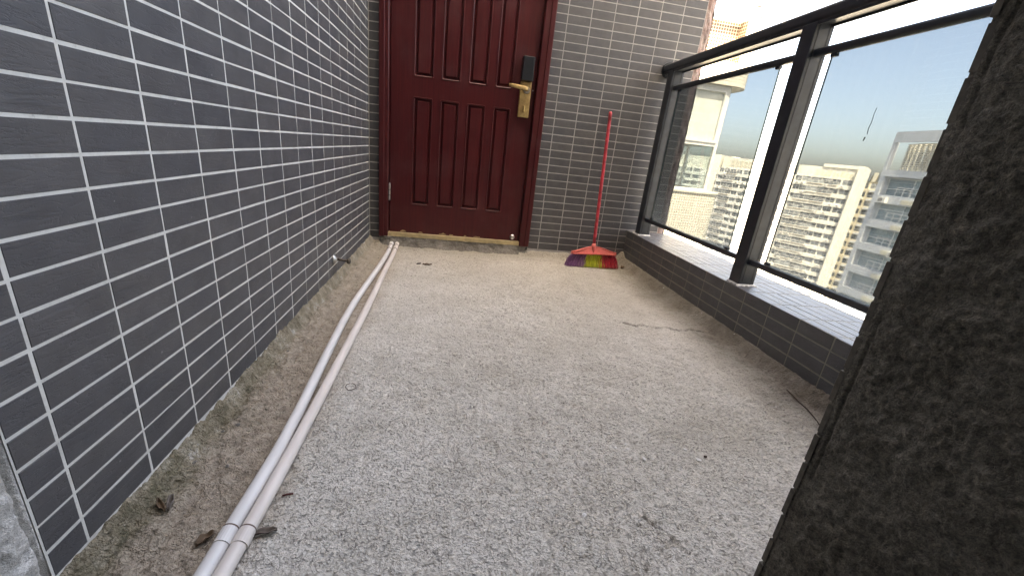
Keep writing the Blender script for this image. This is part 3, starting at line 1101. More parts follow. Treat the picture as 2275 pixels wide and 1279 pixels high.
def frame_post(name, x_out, x_in, z0, z1, s):
    # s=+1: leaf lies towards +x from this post
    prof = [(x_out, 0.06), (x_out, FY + 0.004), (x_out + s * 0.004, FY), (x_out + s * 0.030, FY), (x_out + s * 0.034, FY + 0.006), (x_in - s * 0.016, FY + 0.006), (x_in - s * 0.012, FY + 0.010), (x_in - s * 0.010, LY + 0.02), (x_in + s * 0.02, LY + 0.02), (x_in + s * 0.02, 0.06)]
    mb = MB()
    rings = [[(px_, py_, z) for px_, py_ in prof] for z in (z0, z1)]
    if s < 0:
        rings = [list(reversed(r)) for r in rings]
    mb.rings(rings, True, True)
    return mb.build(name, M['door'], dr)


frame_post('frame_post', 0.066, LX0 + 0.004, 0.102, 2.205, 1)
frame_post('frame_post', 1.124, LX1 - 0.004, 0.100, 2.205, -1)
rbox('frame_head', (0.068, FY + 0.003, 2.146), (1.122, 0.055, 2.208), M['door'], dr, 0.003)
rbox('threshold', (0.118, -0.014, 0.100), (1.062, 0.06, 0.1285), M['sill'], dr, 0.0015)
# hinge
for hz in (0.40, 1.75):
    mb = MB()
    mb.tube([(0.1335, -0.012, hz - 0.054), (0.1335, -0.012, hz + 0.054)], 0.0075, 14)
    mb.tube([(0.1335, -0.012, hz + 0.054), (0.1335, -0.012, hz + 0.064)], [0.006, 0.0035], 14)
    h = mb.build('hinge', M['chrome'], dr, smooth=False)
    mb = MB()
    for q in (-0.018, 0.018):
        mb.tube([(0.1335, -0.012, hz + q - 0.0012), (0.1335, -0.012, hz + q + 0.0012)], 0.0079, 14)
    mb.build('knuckle_gap', M['black'], h)
# scraped paint along the foot of the leaf
for (cx, w, h) in ((0.225, 0.045, 0.014), (0.345, 0.03, 0.010), (0.50, 0.055, 0.012), (0.56, 0.03, 0.006), (0.745, 0.05, 0.007), (0.66, 0.02, 0.008)):
    mb = MB()
    k = 9
    ring = []
    for i in range(k):
        t = i / (k - 1)
        ring.append((cx - w / 2 + w * t, LY - 0.0006, LZ0 + 0.004 + random.uniform(0, 0.002)))
    for i in reversed(range(k)):
        t = i / (k - 1)
        ring.append((cx - w / 2 + w * t, LY - 0.0006, LZ0 + 0.0065 + h * math.sin(math.pi * t) * random.uniform(0.3, 1.0)))
    mb.v = ring
    for i in range(k - 1):
        mb.f.append((i, i + 1, 2 * k - 2 - i, 2 * k - 1 - i))
        mb.mi.append(0)
        mb.uv.append(None)
    mb.build('paint_chip', M['sill'], leaf)
# lock
lk = rbox('lock_plate', (0.948, LY - 0.026, 0.966), (1.020, LY, 1.181), M['brass'], dr, 0.003)
rbox('lock_cover', (0.9465, LY - 0.062, 1.1815), (1.0185, LY, 1.321), M['black'], lk, 0.0035)
mb = MB()
mb.tube([(0.990, LY - 0.026, 1.131), (0.990, LY - 0.034, 1.131)], [0.022, 0.019], 24)
mb.build('rosette', M['chrome'], lk)
mb = MB()
path = [(0.990, LY - 0.030, 1.132), (0.990, LY - 0.056, 1.133), (0.984, LY - 0.066, 1.134), (0.972, LY - 0.070, 1.1355), (0.930, LY - 0.070, 1.139), (0.890, LY - 0.069, 1.143), (0.868, LY - 0.063, 1.145)]
rings = []
for i, p in enumerate(path):
    P0, P1 = Vector(path[max(i - 1, 0)]), Vector(path[min(i + 1, len(path) - 1)])
    dd = (P1 - P0).normalized()
    u = dd.cross(Vector((0, 0, 1))).normalized()
    hh = (0.008, 0.009, 0.012, 0.0125, 0.0115, 0.011, 0.009)[i]
    ww = (0.008, 0.009, 0.0075, 0.006, 0.005, 0.005, 0.004)[i]
    rings.append([Vector(p) + u * ww * math.copysign(abs(math.cos(t)) ** 0.6, math.cos(t)) + Vector((0, 0, 1)) * hh * math.copysign(abs(math.sin(t)) ** 0.6, math.sin(t)) for t in [2 * math.pi * j / 16 for j in range(16)]])
mb.rings(rings, True, True)
mb.build('lever_handle', M['brass'], lk, smooth=True)
rbox('thumb_turn', (0.979, LY - 0.046, 1.000), (0.990, LY - 0.026, 1.037), M['brass'], lk, 0.004)
# catch for the door stop
mb = MB()
mb.tube([(1.003, LY, 0.156), (1.003, LY - 0.004, 0.156), (1.003, LY - 0.010, 0.156), (1.003, LY - 0.024, 0.156), (1.003, LY - 0.030, 0.156), (1.003, LY - 0.026, 0.156)], [0.018, 0.018, 0.012, 0.013, 0.011, 0.006], 20)
mb.build('stop_catch', M['chrome'], dr, smooth=False)
mb = MB()
mb.tube([(1.0355, LY - 0.001, 1.136), (1.0355, LY - 0.006, 1.136)], 0.004, 10)
mb.build('screw', M['chrome'], dr)

# ------------------------------------------------------------------ door stop on the left wall
ds = thing('door_stop', 'tarnished metal door stop fixed low on the long tiled wall', 'door stop', (0, -0.875, 0.163))
mb = MB()
mb.tube([(0.0008, 0, 0), (0.003, 0, 0), (0.007, 0, 0), (0.012, 0, 0), (0.018, 0, 0)], [0.0245, 0.0245, 0.022, 0.014, 0.009], 24)
mb.build('flange', M['chrome'], ds, smooth=True)
mb = MB()
mb.tube([(0.016, 0, 0), (0.028, 0, -0.001), (0.045, 0, -0.004), (0.062, 0, -0.006)], [0.0085, 0.0062, 0.0056, 0.0075], 16)
mb.build('stem', M['darkmetal'], ds, smooth=True)
mb = MB()
prof = [(0.060, 0.008), (0.063, 0.0125), (0.068, 0.0145), (0.073, 0.0142), (0.077, 0.011), (0.0795, 0.006), (0.080, 0.001)]
mb.tube([(a, 0, -0.0065) for a, r in prof], [r for a, r in prof], 18)
mb.build('bumper', M['darkmetal'], ds, smooth=True)

# ------------------------------------------------------------------ conduits
PL = [(0.186, -2.80), (0.184, -2.50), (0.185, -2.355), (0.187, -2.27), (0.1895, -2.177), (0.191, -2.063), (0.188, -1.97), (0.184, -1.877), (0.176, -1.724), (0.163, -1.447), (0.158, -1.33), (0.155, -1.124), (0.158, -0.825), (0.163, -0.568), (0.163, -0.30), (0.161, -0.16), (0.158, -0.06)]
PR = [(0.212, -2.80), (0.212, -2.50), (0.2135, -2.356), (0.2165, -2.271), (0.219, -2.178), (0.2205, -2.064), (0.221, -1.97), (0.221, -1.876), (0.2205, -1.722), (0.2205, -1.442), (0.2205, -1.345), (0.217, -1.115), (0.210, -0.816), (0.204, -0.559), (0.199, -0.30), (0.197, -0.16), (0.195, -0.06)]


def smooth_path(pts, n=6):
    out = []
    P = [Vector(p) for p in pts]
    for i in range(len(P) - 1):
        p0, p1, p2, p3 = P[max(i - 1, 0)], P[i], P[i + 1], P[min(i + 2, len(P) - 1)]
        for k in range(n):
            t = k / n
            out.append(0.5 * ((2 * p1) + (-p0 + p2) * t + (2 * p0 - 5 * p1 + 4 * p2 - p3) * t * t + (-p0 + 3 * p1 - 3 * p2 + p3) * t ** 3))
    out.append(P[-1])
    return out


PRAD = 0.0138
for pts, matk, lab in ((PL, 'pvc_grey', 'greyish white plastic conduit lying nearest the long tiled wall'),
                       (PR, 'pvc_pink', 'pinkish beige plastic conduit lying on the open floor side of its white twin')):
    zc = FZ + 0.0165
    gz = [float(np.mean(floor_height(np.linspace(x - 0.006, x + 0.006, 5)[:, None] + np.zeros((1, 25)), np.zeros((5, 1)) + np.linspace(y - 0.12, y + 0.12, 25)[None, :]))) + PRAD + 0.0004 for x, y in pts]
    p3 = [(x, y, g + (0.012 * sst(np.array(y), -0.30, 0.0)).item()) for (x, y), g in zip(pts, gz)]
    zc = gz[3]
    t = thing('conduit_pipe', lab, 'pipe', (pts[2][0], pts[2][1], FZ), group='conduits on the balcony floor')
    base = Vector((pts[2][0], pts[2][1], FZ))
    sp = [p - base for p in smooth_path(p3)]
    mb = MB()
    mb.tube(sp, PRAD, 20)
    pipe = mb.build('pipe', M[matk], t, smooth=True)
    jn = Vector((*((PL if matk == 'pvc_grey' else PR)[3]), zc)) - base
    dv = Vector((0.0, 1.0, 0.0))
    mb = MB()
    mb.tube([jn - dv * 0.030, jn + dv * 0.001], PRAD + 0.0012, 20, cap=True)
    mb.build('coupling', M[matk], t, smooth=False)
    mb = MB()
    mb.tube([jn + dv * 0.0012, jn + dv * 0.0042], PRAD + 0.0010, 20)
    mb.build('glue_seam', M['pvc_ring'], t, smooth=False)
    e0, e1 = sp[-10], sp[-6]
    for a, b, extra in ((sp[-9], sp[-8], 0.0009), (sp[-5], sp[-4], 0.0009)):
        mb = MB()
        mid = (a + b) / 2
        d3 = (b - a).normalized() * 0.003
        mb.tube([mid - d3, mid + d3], PRAD + extra, 20)
        mb.build('band', M['pvc_ring'], t)

# ------------------------------------------------------------------ broom
br = thing('broom', 'red handled broom with purple, lime and red bristles in the corner', 'broom', (1.568, -0.205, FZ + 0.002))
BO = Vector((1.568, -0.205, FZ + 0.002))
# head axes: width along x, lean back towards the wall
top = Vector((1.576, -0.022, 1.064)) - BO
neck = Vector((1.5585, -0.193, 0.186)) - BO
ax = (top - neck).normalized()
wx = Vector((1, 0.02, 0.03)).normalized()
mb = MB()
n = 14
mb.tube([neck + (top - neck) * (i / n) for i in range(n + 1)] + [top + ax * 0.004], [0.0112] * (n + 1) + [0.006], 16)
hd = mb.build('handle', M['broom_handle'], br, smooth=True)
mb = MB()
mb.tube([top - ax * 0.055, top - ax * 0.004, top + ax * 0.006], [0.0118, 0.0118, 0.007], 16)
mb.build('end_cap', M['broom_handle'], hd, smooth=True)
# fan-shaped housing
base = Vector((1.565, -0.201, 0.134)) - BO
nrm = wx.cross(ax).normalized()
K = 22
half = 0.158
rings = []
for (dn, inset) in ((-0.021, 0.004), (-0.0225, 0.0), (0.0225, 0.0), (0.021, 0.004)):
    pts = []
    for i in range(K + 1):
        t = -1 + 2 * i / K
        hgt = 0.038 * (0.5 + 0.5 * math.cos(math.pi * t)) ** 0.85 + 0.004 - inset
        pts.append(base + wx * (t * (half - inset)) + ax * hgt + nrm * dn * (1 - 0.62 * (0.5 + 0.5 * math.cos(math.pi * t)) ** 1.2))
    for i in reversed(range(K + 1)):
        t = -1 + 2 * i / K
        pts.append(base + wx * (t * (half - inset)) - ax * (0.012 - inset) + nrm * dn)
    rings.append(pts)
mb = MB()
mb.rings(rings, True, True)
hs = mb.build('head', M['broom_pink'], br)
mb = MB()
mb.box((-half - 0.003, -0.0255, -0.014), (half + 0.003, 0.0255, -0.004), 0, Matrix.Translation(base) @ Matrix((wx, nrm, ax)).transposed().to_4x4())
mb.build('rim', M['broom_pink'], hs, bevel=0.002)
mb = MB()
mb.tube([neck - ax * 0.058, neck - ax * 0.010, neck + ax * 0.012], [0.0165, 0.0155, 0.0140], 18)
mb.build('socket', M['broom_pink'], br, smooth=True)
mb = MB()
for s in (-1, 1):
    for i in range(K):
        pass
    arc = []
    for i in range(K + 1):
        t = -1 + 2 * i / K
        hgt = 0.038 * (0.5 + 0.5 * math.cos(math.pi * t)) ** 0.85 + 0.004
        arc.append(base + wx * (t * half) + ax * (hgt + 0.001) + nrm * s * 0.0225 * (1 - 0.62 * (0.5 + 0.5 * math.cos(math.pi * t)) ** 1.2))
    mb.tube(arc, 0.003, 8)
mb.build('rib', M['broom_pink'], hs, smooth=True)
for matk, t0, t1, cnt in (('b_purple', -1.0, -0.33, 620), ('b_green', -0.33, 0.34, 680), ('b_red', 0.34, 1.0, 620)):
    mb = MB()
    for i in range(cnt):
        t = min(max(random.uniform(t0, t1) + random.gauss(0, 0.03), -1), 1)
        dn = random.uniform(-0.019, 0.019)
        root = base + wx * (t * half * 0.985) + nrm * dn - ax * 0.010
        spread = t * 0.026 + random.gauss(-0.004, 0.011)
        if matk == 'b_purple':
            spread -= 0.004 + 0.010 * random.random()
        zf = random.uniform(0.0, 0.010) + (0.02 * random.random() if random.random() < 0.10 else 0)
        tip = Vector((root.x + spread, root.y - (0.006 + 0.026 * random.random()) + dn * 1.5, zf))
        mid = root * 0.5 + tip * 0.5 + Vector((random.gauss(spread * 0.18, 0.003), random.gauss(0, 0.003), 0.004))
        r = random.uniform(0.0007, 0.0012)
        q = [root, root * 0.6 + mid * 0.4, mid, mid * 0.45 + tip * 0.55, tip]
        rgs = []
        for a in q:
            rgs.append([a + Vector((r * math.cos(u), r * math.sin(u), 0)) for u in (0.3, 2.4, 4.5)])
        mb.rings(rgs, True, True)
    o = mb.build('bristles', M[matk], br)
    tag(o, kind='stuff')

# ------------------------------------------------------------------ railing
rl = thing('railing', 'anthracite metal railing with tinted glass panes on the tiled parapet', 'railing', (0, 0, 0))
mb_posts = [(-0.084, -0.152), (-1.181, -1.252), (-2.28, -2.35)]
for (y0, y1) in mb_posts:
    p = rbox('post', (1.8945, y1, PTOP + 0.0005), (1.974, y0, 1.347), M['rail'], rl, 0.003)
    mb = MB()
    # pressed grooves in the side faces and a mortar collar
    for yy in (y1 - 0.0012, y0 + 0.0002):
        mb.box((1.908, yy, PTOP + 0.02), (1.912, yy + 0.001, 1.34))
        mb.box((1.955, yy, PTOP + 0.02), (1.959, yy + 0.001, 1.34))
    mb.build('groove', M['black'], p)
    xs_ = np.linspace(0, 2 * math.pi, 41)[:-1]
    rings = []
    for hgt, gro in ((0.0, 0.012), (0.004, 0.008), (0.007, 0.0015)):
        r_ = []
        for a in xs_:
            ca, sa = math.cos(a), math.sin(a)
            k = 1 / max(abs(ca), abs(sa))
            gg = gro * random.uniform(0.3, 1.3)
            r_.append((1.934 + ca * k * (0.0398 + gg), (y0 + y1) / 2 + sa * k * ((y0 - y1) / 2 + gg), PTOP + hgt))
        rings.append(r_)
    mb = MB()
    mb.rings(rings, True, False)
    mb.build('mortar_collar', M['jamb_light'], p)


def bar(name, x0, x1, z0, z1, y0, y1, r, matk='rail', seg=5):
    mb = MB()
    prof = []
    for cx, cz, a0 in ((x1 - r, z0 + r, -90), (x1 - r, z1 - r, 0), (x0 + r, z1 - r, 90), (x0 + r, z0 + r, 180)):
        for i in range(seg + 1):
            a = math.radians(a0 + 90 * i / seg)
            prof.append((cx + r * math.cos(a), cz + r * math.sin(a)))
    mb.rings([[(a, y, c) for a, c in prof] for y in (y0, y1)], True, True)
    return mb.build(name, M[matk], rl, smooth=False)


hr = bar('handrail', 1.893, 1.976, 1.344, 1.396, -2.468, -0.003, 0.017)
hr2 = bar('handrail_lip', 1.899, 1.906, 1.336, 1.348, -2.468, -0.003, 0.002)
hr3 = bar('handrail_lip', 1.963, 1.970, 1.336, 1.348, -2.468, -0.003, 0.002)
mb = MB()
mb.tube([(1.934, -0.003, 1.368), (1.934, -0.011, 1.368)], [0.050, 0.048], 24)
mb.build('wall_flange', M['rail'], rl)
for (a, b) in ((-0.153, -1.180), (-1.253, -2.279)):
    bar('mid_rail', 1.9195, 1.9505, 1.2275, 1.2575, b, a, 0.012)
    bar('bottom_rail', 1.9195, 1.9505, 0.3765, 0.4005, b, a, 0.004)
for (a, b) in ((-0.205, -1.066), (-1.327, -2.205)):
    mb = MB()
    x0, x1, z0, z1 = 1.931, 1.939, 0.4015, 1.2270
    mb.box((x0, b, z0), (x1, a, z1), 0)
    for i in range(6):
        mb.mi[i] = 1
    mb.mi[3] = 0            # +x
    mb.mi[5] = 0            # -x
    g = mb.build('glass_pane', [M['glass'], M['gasket']], rl)
    for yy in (a - 0.010, b + 0.010):
        for zz, s in ((z0, 1), (z1, -1)):
            rbox('clip', (1.927, yy - 0.012, min(zz, zz + s * 0.012)), (1.943, yy + 0.012, max(zz, zz + s * 0.012)), M['rail'], g, 0.001)
    if b < -2:
        # dribble of tar on the second pane
        mb = MB()
        pts = [(-1.586, 1.020, 0.0008), (-1.584, 1.0, 0.0008), (-1.586, 0.975, 0.001), (-1.583, 0.955, 0.0012), (-1.586, 0.937, 0.001)]
        mb.tube([(1.9303, y, z) for y, z, r in pts], [r for y, z, r in pts], 8)
        mb.tube([(1.9303, -1.582, 0.928), (1.9303, -1.580, 0.916)], [0.0022, 0.0016], 8)
        mb.build('tar_dribble', M['black'], g)

# ------------------------------------------------------------------ litter on the floor


def crumpled(name, x, y, w, l, rz, matk, label, cat, seed, lift=0.010, group=None):
    r = np.random.default_rng(seed)
    nx, ny = 7, 11
    U, V = np.meshgrid(np.linspace(-1, 1, nx), np.linspace(-1, 1, ny), indexing='ij')
    wid = np.clip(1 - np.abs(V) ** 2.2, 0.08, 1)
    X = U * wid * w / 2 + 0.15 * w * np.sin(2.2 * V + seed)
    Y = V * l / 2
    Zc = 0.003 + lift * (np.abs(U) ** 1.6 * 0.9 + 0.5 * r.random(U.shape) * 0.6 + 0.4 * np.sin(3 * V + seed) ** 2)
    c, s = math.cos(rz), math.sin(rz)
    P = np.stack([X * c - Y * s, X * s + Y * c, Zc], -1)
    o = link(name, grid_mesh(name, P, M[matk]))
    o.location = (x, y, fh(x, y) - 0.001)
    md = o.modifiers.new('thick', 'SOLIDIFY')
    md.thickness = 0.0012
    return tag(o, label, cat, group)


crumpled('bark_scrap', 0.052, -2.205, 0.009, 0.034, 0.25, 'leaf_grey', 'grey curled bark scrap in the earth strip by the long wall', 'bark', 3)
crumpled('bark_scrap', 0.041, -2.214, 0.008, 0.040, 0.75, 'leaf', 'dark split bark scrap in the earth strip by the long wall', 'bark', 4, 0.008)
crumpled('dry_leaf', 0.147, -2.276, 0.015, 0.030, -0.55, 'leaf', 'brown crumpled leaf against the white conduit joint', 'leaf', 5, 0.008)
crumpled('dry_leaf', 0.247, -2.268, 0.012, 0.038, -1.25, 'leaf_grey', 'greyish leaf scrap tucked beside the pinkish conduit joint', 'leaf', 6, 0.007)
crumpled('dry_leaf', 0.425, -0.432, 0.020, 0.055, -1.5, 'leaf', 'small dark leaf scrap on the floor near the door step', 'leaf', 8, 0.008)
crumpled('dry_leaf', 0.375, -0.442, 0.014, 0.028, -1.3, 'leaf_grey', 'tiny grey leaf scrap on the floor near the door step', 'leaf', 9, 0.006)
crumpled('dry_leaf', 1.80, -0.20, 0.028, 0.05, -1.0, 'leaf', 'brown leaf lying between broom and parapet', 'leaf', 10, 0.010)


def tube_thing(name, pts, rad, matk, label, cat, closed=False):
    P = [Vector((x, y, fh(x, y) + rad * 0.9 + dz)) for x, y, dz in pts]
    base = P[0].copy()
    base.z -= rad
    if closed:
        P.append(P[0])
    mb = MB()
    mb.tube([p - base for p in P], rad, 8)
    o = mb.build(name, M[matk], None, smooth=True)
    o.location = base
    return tag(o, label, cat)


tube_thing('twig', [(1.806, -1.755, 0.001), (1.800, -1.79, 0.002), (1.792, -1.83, 0.002), (1.782, -1.875, 0.001), (1.770, -1.915, 0.002), (1.762, -1.945, 0.001)], 0.0018, 'twig', 'thin dark twig on the floor by the parapet foot', 'twig')
tube_thing('rubber_band', [(0.286 + 0.013 * math.cos(a) + 0.002 * math.cos(3 * a), -1.776 + 0.020 * math.sin(a), 0.0) for a in [2 * math.pi * i / 24 for i in range(24)]], 0.0009, 'twig', 'small dark rubber band loop lying on the concrete', 'rubber band', True)
tube_thing('scrap', [(0.243, -2.180, 0.001), (0.252, -2.178, 0.0015), (0.263, -2.176, 0.001)], 0.0018, 'redbit', 'short dark red stick scrap beside the pinkish conduit', 'scrap')


def pebble(x, y, r, matk, label, cat, seed, group=None):
    bm = bmesh.new()
    bmesh.ops.create_icosphere(bm, subdivisions=2, radius=r)
    rr = random.Random(seed)
    for v in bm.verts:
        v.co *= rr.uniform(0.8, 1.15)
        v.co.z *= 0.55
        v.co.x *= 1.25
    me = bpy.data.meshes.new('pebble')
    bm.to_mesh(me)
    bm.free()
    me.materials.append(M[matk])
    o = link('pebble', me)
    o.location = (x, y, fh(x, y) + r * 0.3)
    o.rotation_euler = (0, 0, rr.uniform(0, 6))
    return tag(o, label, cat, group)


for i, (x, y, r) in enumerate(((0.876, -2.255, 0.006), (1.065, -2.03, 0.005), (1.063, -2.05, 0.004), (1.03, -2.045, 0.0045), (1.09, -2.09, 0.0055), (0.62, -1.97, 0.004), (0.66, -2.0, 0.0035), (1.24, -2.10, 0.006), (1.225, -2.06, 0.005))):
    pebble(x, y, r, 'chip', 'small white plaster chip on the rough concrete', 'plaster chip', 20 + i, 'plaster chips on the floor')
pebble(1.273, -2.082, 0.0045, 'twig', 'single black pebble on the rough concrete', 'pebble', 40)
for i, (x, y, r) in enumerate(((0.060, -1.965, 0.008), (0.035, -1.985, 0.006), (0.045, -1.60, 0.006), (0.10, -2.10, 0.006), (0.03, -2.09, 0.007), (0.09, -1.40, 0.005), (0.06, -1.15, 0.007), (0.11, -0.9, 0.006), (0.05, -0.62, 0.008), (0.12, -0.35, 0.007))):
    pebble(x, y, r * 0.62, 'riser', 'mortar crumb in the earth strip along the long wall', 'mortar crumb', 60 + i, 'mortar crumbs by the long wall')

# ------------------------------------------------------------------ neighbouring bay
bay = thing('neighbour_bay', 'white mosaic tiled bay with corner window beyond the wall end', 'building', (0, 0, 0))
YF, XC, RR = 4.52, 5.37, 0.43


def curve_wall(z0, z1, off=0.0, xleft=2.0, uvz=0.0):
    """front (-y) strip with a rounded right corner running back along +y"""
    pts = [(xleft, YF - off)]
    for i in range(13):
        a = math.radians(-90 + 90 * i / 12)
        pts.append((XC + (RR + off) * math.cos(a), YF + RR + (RR + off) * math.sin(a)))
    pts.append((XC + RR + off, 9.0))
    s = 0.0
    mb = MB()
    for (a, b) in zip(pts[:-1], pts[1:]):
        L = math.hypot(b[0] - a[0], b[1] - a[1])
        mb.quad([(*a, z0), (*b, z0), (*b, z1), (*a, z1)], 0, [(s, z0 + uvz), (s + L, z0 + uvz), (s + L, z1 + uvz), (s, z1 + uvz)])
        s += L
    return mb, pts


def lid(mb, pts, z, mi=0):
    poly = [(*p, z) for p in pts] + [(pts[0][0], 9.0, z)]
    mb.quad(poly, mi)


FLH = 2.883
for lev, zb in enumerate((-FLH * 2 + 0.377, -FLH + 0.377, 0.377, 0.377 + FLH, 0.377 + 2 * FLH)):
    # wall below each window: solid band, then the parapet (recessed brown panel on upper levels)
    zlow = zb - 1.005
    zband = zb - 0.675
    if lev >= 3:
        mb, pts = curve_wall(zlow, zband)
        mb.build('mosaic_band', M['mosaic'], bay)
        # rounded white end
        pts = [(XC - 0.02, YF + 0.22), (XC - 0.02, YF)]
        for i in range(13):
            a = math.radians(-90 + 90 * i / 12)
            pts.append((XC + RR * math.cos(a), YF + RR + RR * math.sin(a)))
        pts.append((XC + RR, 9.0))
        mb = MB()
        s = 0
        for a, b in zip(pts[1:-1], pts[2:]):
            L = math.hypot(b[0] - a[0], b[1] - a[1])
            mb.quad([(*a, zband), (*b, zband), (*b, zb), (*a, zb)], 0, [(s, zband), (s + L, zband), (s + L, zb), (s, zb)])
            s += L
        mb.quad([(*p, zb) for p in pts] + [(XC - 0.02, 9.0, zb)], 0, None)
        mb.build('rounded_end', M['mosaic'], bay)
        mb = MB()
        a, b = (2.0, YF + 0.22), (XC - 0.02, YF + 0.22)
        mb.quad([(*a, zband), (*b, zband), (*b, zb), (*a, zb)], 0, [(0, zband), (b[0] - a[0], zband), (b[0] - a[0], zb), (0, zb)])
        a, b = (XC - 0.0205, YF + 0.22), (XC - 0.0205, YF)
        mb.quad([(*a, zband), (*b, zband), (*b, zb), (*a, zb)], 0, [(0, zband), (0.22, zband), (0.22, zb), (0, zb)])
        mb.build('brown_panel', M['mosaic_brown'], bay)
    else:
        mb, pts = curve_wall(zlow, zb - 0.03)
        mb.build('mosaic_wall', M['mosaic'], bay)
        mb, pts = curve_wall(zb - 0.03, zb, 0.025)
        lid(mb, pts, zb)
        lid(mb, pts, zb - 0.03)
        mb.build('sill', M['soffit'], bay)
    mb, pts = curve_wall(zlow - 0.02, zlow, 0.0)
    lid(mb, pts, zlow - 0.018)
    lid(mb, pts, zband if lev >= 3 else zlow + 0.01)
    mb.build('soffit', M['soffit'], bay)
    # window above the sill
    yw = YF + 0.10
    zt = zb + FLH - 1.03
    ztr = zb + 0.86
    xr = 5.415
    wnd = link('window', None, bay)
    xs_w = (3.30, 3.98, 4.66, xr)
    mb = MB()
    fw_ = 0.055
    for xx in xs_w:
        mb.box((xx - fw_, yw, zb), (xx, yw + 0.06, zt))
    for z0, z1 in ((zb, zb + 0.05), (ztr - 0.03, ztr + 0.03), (zt - 0.05, zt)):
        mb.box((3.25, yw + 0.003, z0), (xr - 0.003, yw + 0.057, z1))
    # return along the side
    for yy in (yw + 0.9, yw + 1.8):
        mb.box((xr - 0.06, yy, zb), (xr, yy + 0.05, zt))
    for z0, z1 in ((zb, zb + 0.05), (ztr - 0.03, ztr + 0.03), (zt - 0.05, zt)):
        mb.box((xr - 0.057, yw + 0.06, z0), (xr - 0.003, yw + 1.8, z1))
    mb.build('frame', M['winframe'], wnd)
    for k in range(3):
        for z0, z1, top_ in ((zb + 0.05, ztr - 0.03, False), (ztr + 0.03, zt - 0.05, True)):
            x0, x1 = xs_w[k], xs_w[k + 1] - fw_
            mb = MB()
            if top_ and lev == 2:
                mb.box((x0 + 0.05, yw + 0.035, z0 + 0.05), (x1 - 0.05, yw + 0.042, z1 - 0.05))
                mb.build('blind', M['frost'], wnd)
                mb = MB()
                for bx in ((x0, z0, x0 + 0.05, z1), (x1 - 0.05, z0, x1, z1), (x0 + 0.05, z0, x1 - 0.05, z0 + 0.05), (x0 + 0.05, z1 - 0.05, x1 - 0.05, z1)):
                    mb.box((bx[0], yw - 0.015, bx[1]), (bx[2], yw + 0.03, bx[3]))
                mb.build('sash', M['winframe'], wnd)
            else:
                mb.quad([(x0, yw + 0.03, z0), (x1, yw + 0.03, z0), (x1, yw + 0.03, z1), (x0, yw + 0.03, z1)])
                mb.build('pane', M['bayglass'], wnd)
    for z0, z1 in ((zb + 0.05, ztr - 0.03), (ztr + 0.03, zt - 0.05)):
        for y0, y1 in ((yw + 0.06, yw + 0.9), (yw + 0.95, yw + 1.8)):
            mb = MB()
            mb.quad([(xr - 0.03, y0, z0), (xr - 0.03, y1, z0), (xr - 0.03, y1, z1), (xr - 0.03, y0, z1)])
            mb.build('pane', M['bayglass'], wnd)
# bent steel rack on the rounded end
zt3 = 0.377 + FLH
mb = MB()
mb.tube(smooth_path([(4.80, 4.60, zt3 + 0.22), (5.05, 4.55, zt3 + 0.185), (5.20, 4.53, zt3 + 0.17), (5.42, 4.52, zt3 + 0.20), (5.52, 4.55, zt3 + 0.21), (5.66, 4.66, zt3 + 0.16), (5.68, 4.72, zt3 + 0.08), (5.60, 4.70, zt3)], 5), 0.008, 8)
mb.tube(smooth_path([(5.02, 4.55, zt3 + 0.19), (4.96, 4.58, zt3 + 0.12), (4.95, 4.62, zt3 - 0.02)], 4), 0.008, 8)
mb.tube(smooth_path([(5.52, 4.55, zt3 + 0.21), (5.42, 4.56, zt3 + 0.18), (5.38, 4.56, zt3 + 0.08), (5.37, 4.56, zt3)], 4), 0.008, 8)
mb.tube(smooth_path([(5.68, 4.70, zt3 + 0.12), (5.62, 4.66, zt3 + 0.10), (5.57, 4.64, zt3 + 0.05), (5.56, 4.64, zt3)], 4), 0.008, 8)
rk = mb.build('wire_rack', M['darkmetal'], None, smooth=True)
tag(rk, 'bent steel wire rack on top of the white mosaic bay', 'rack')


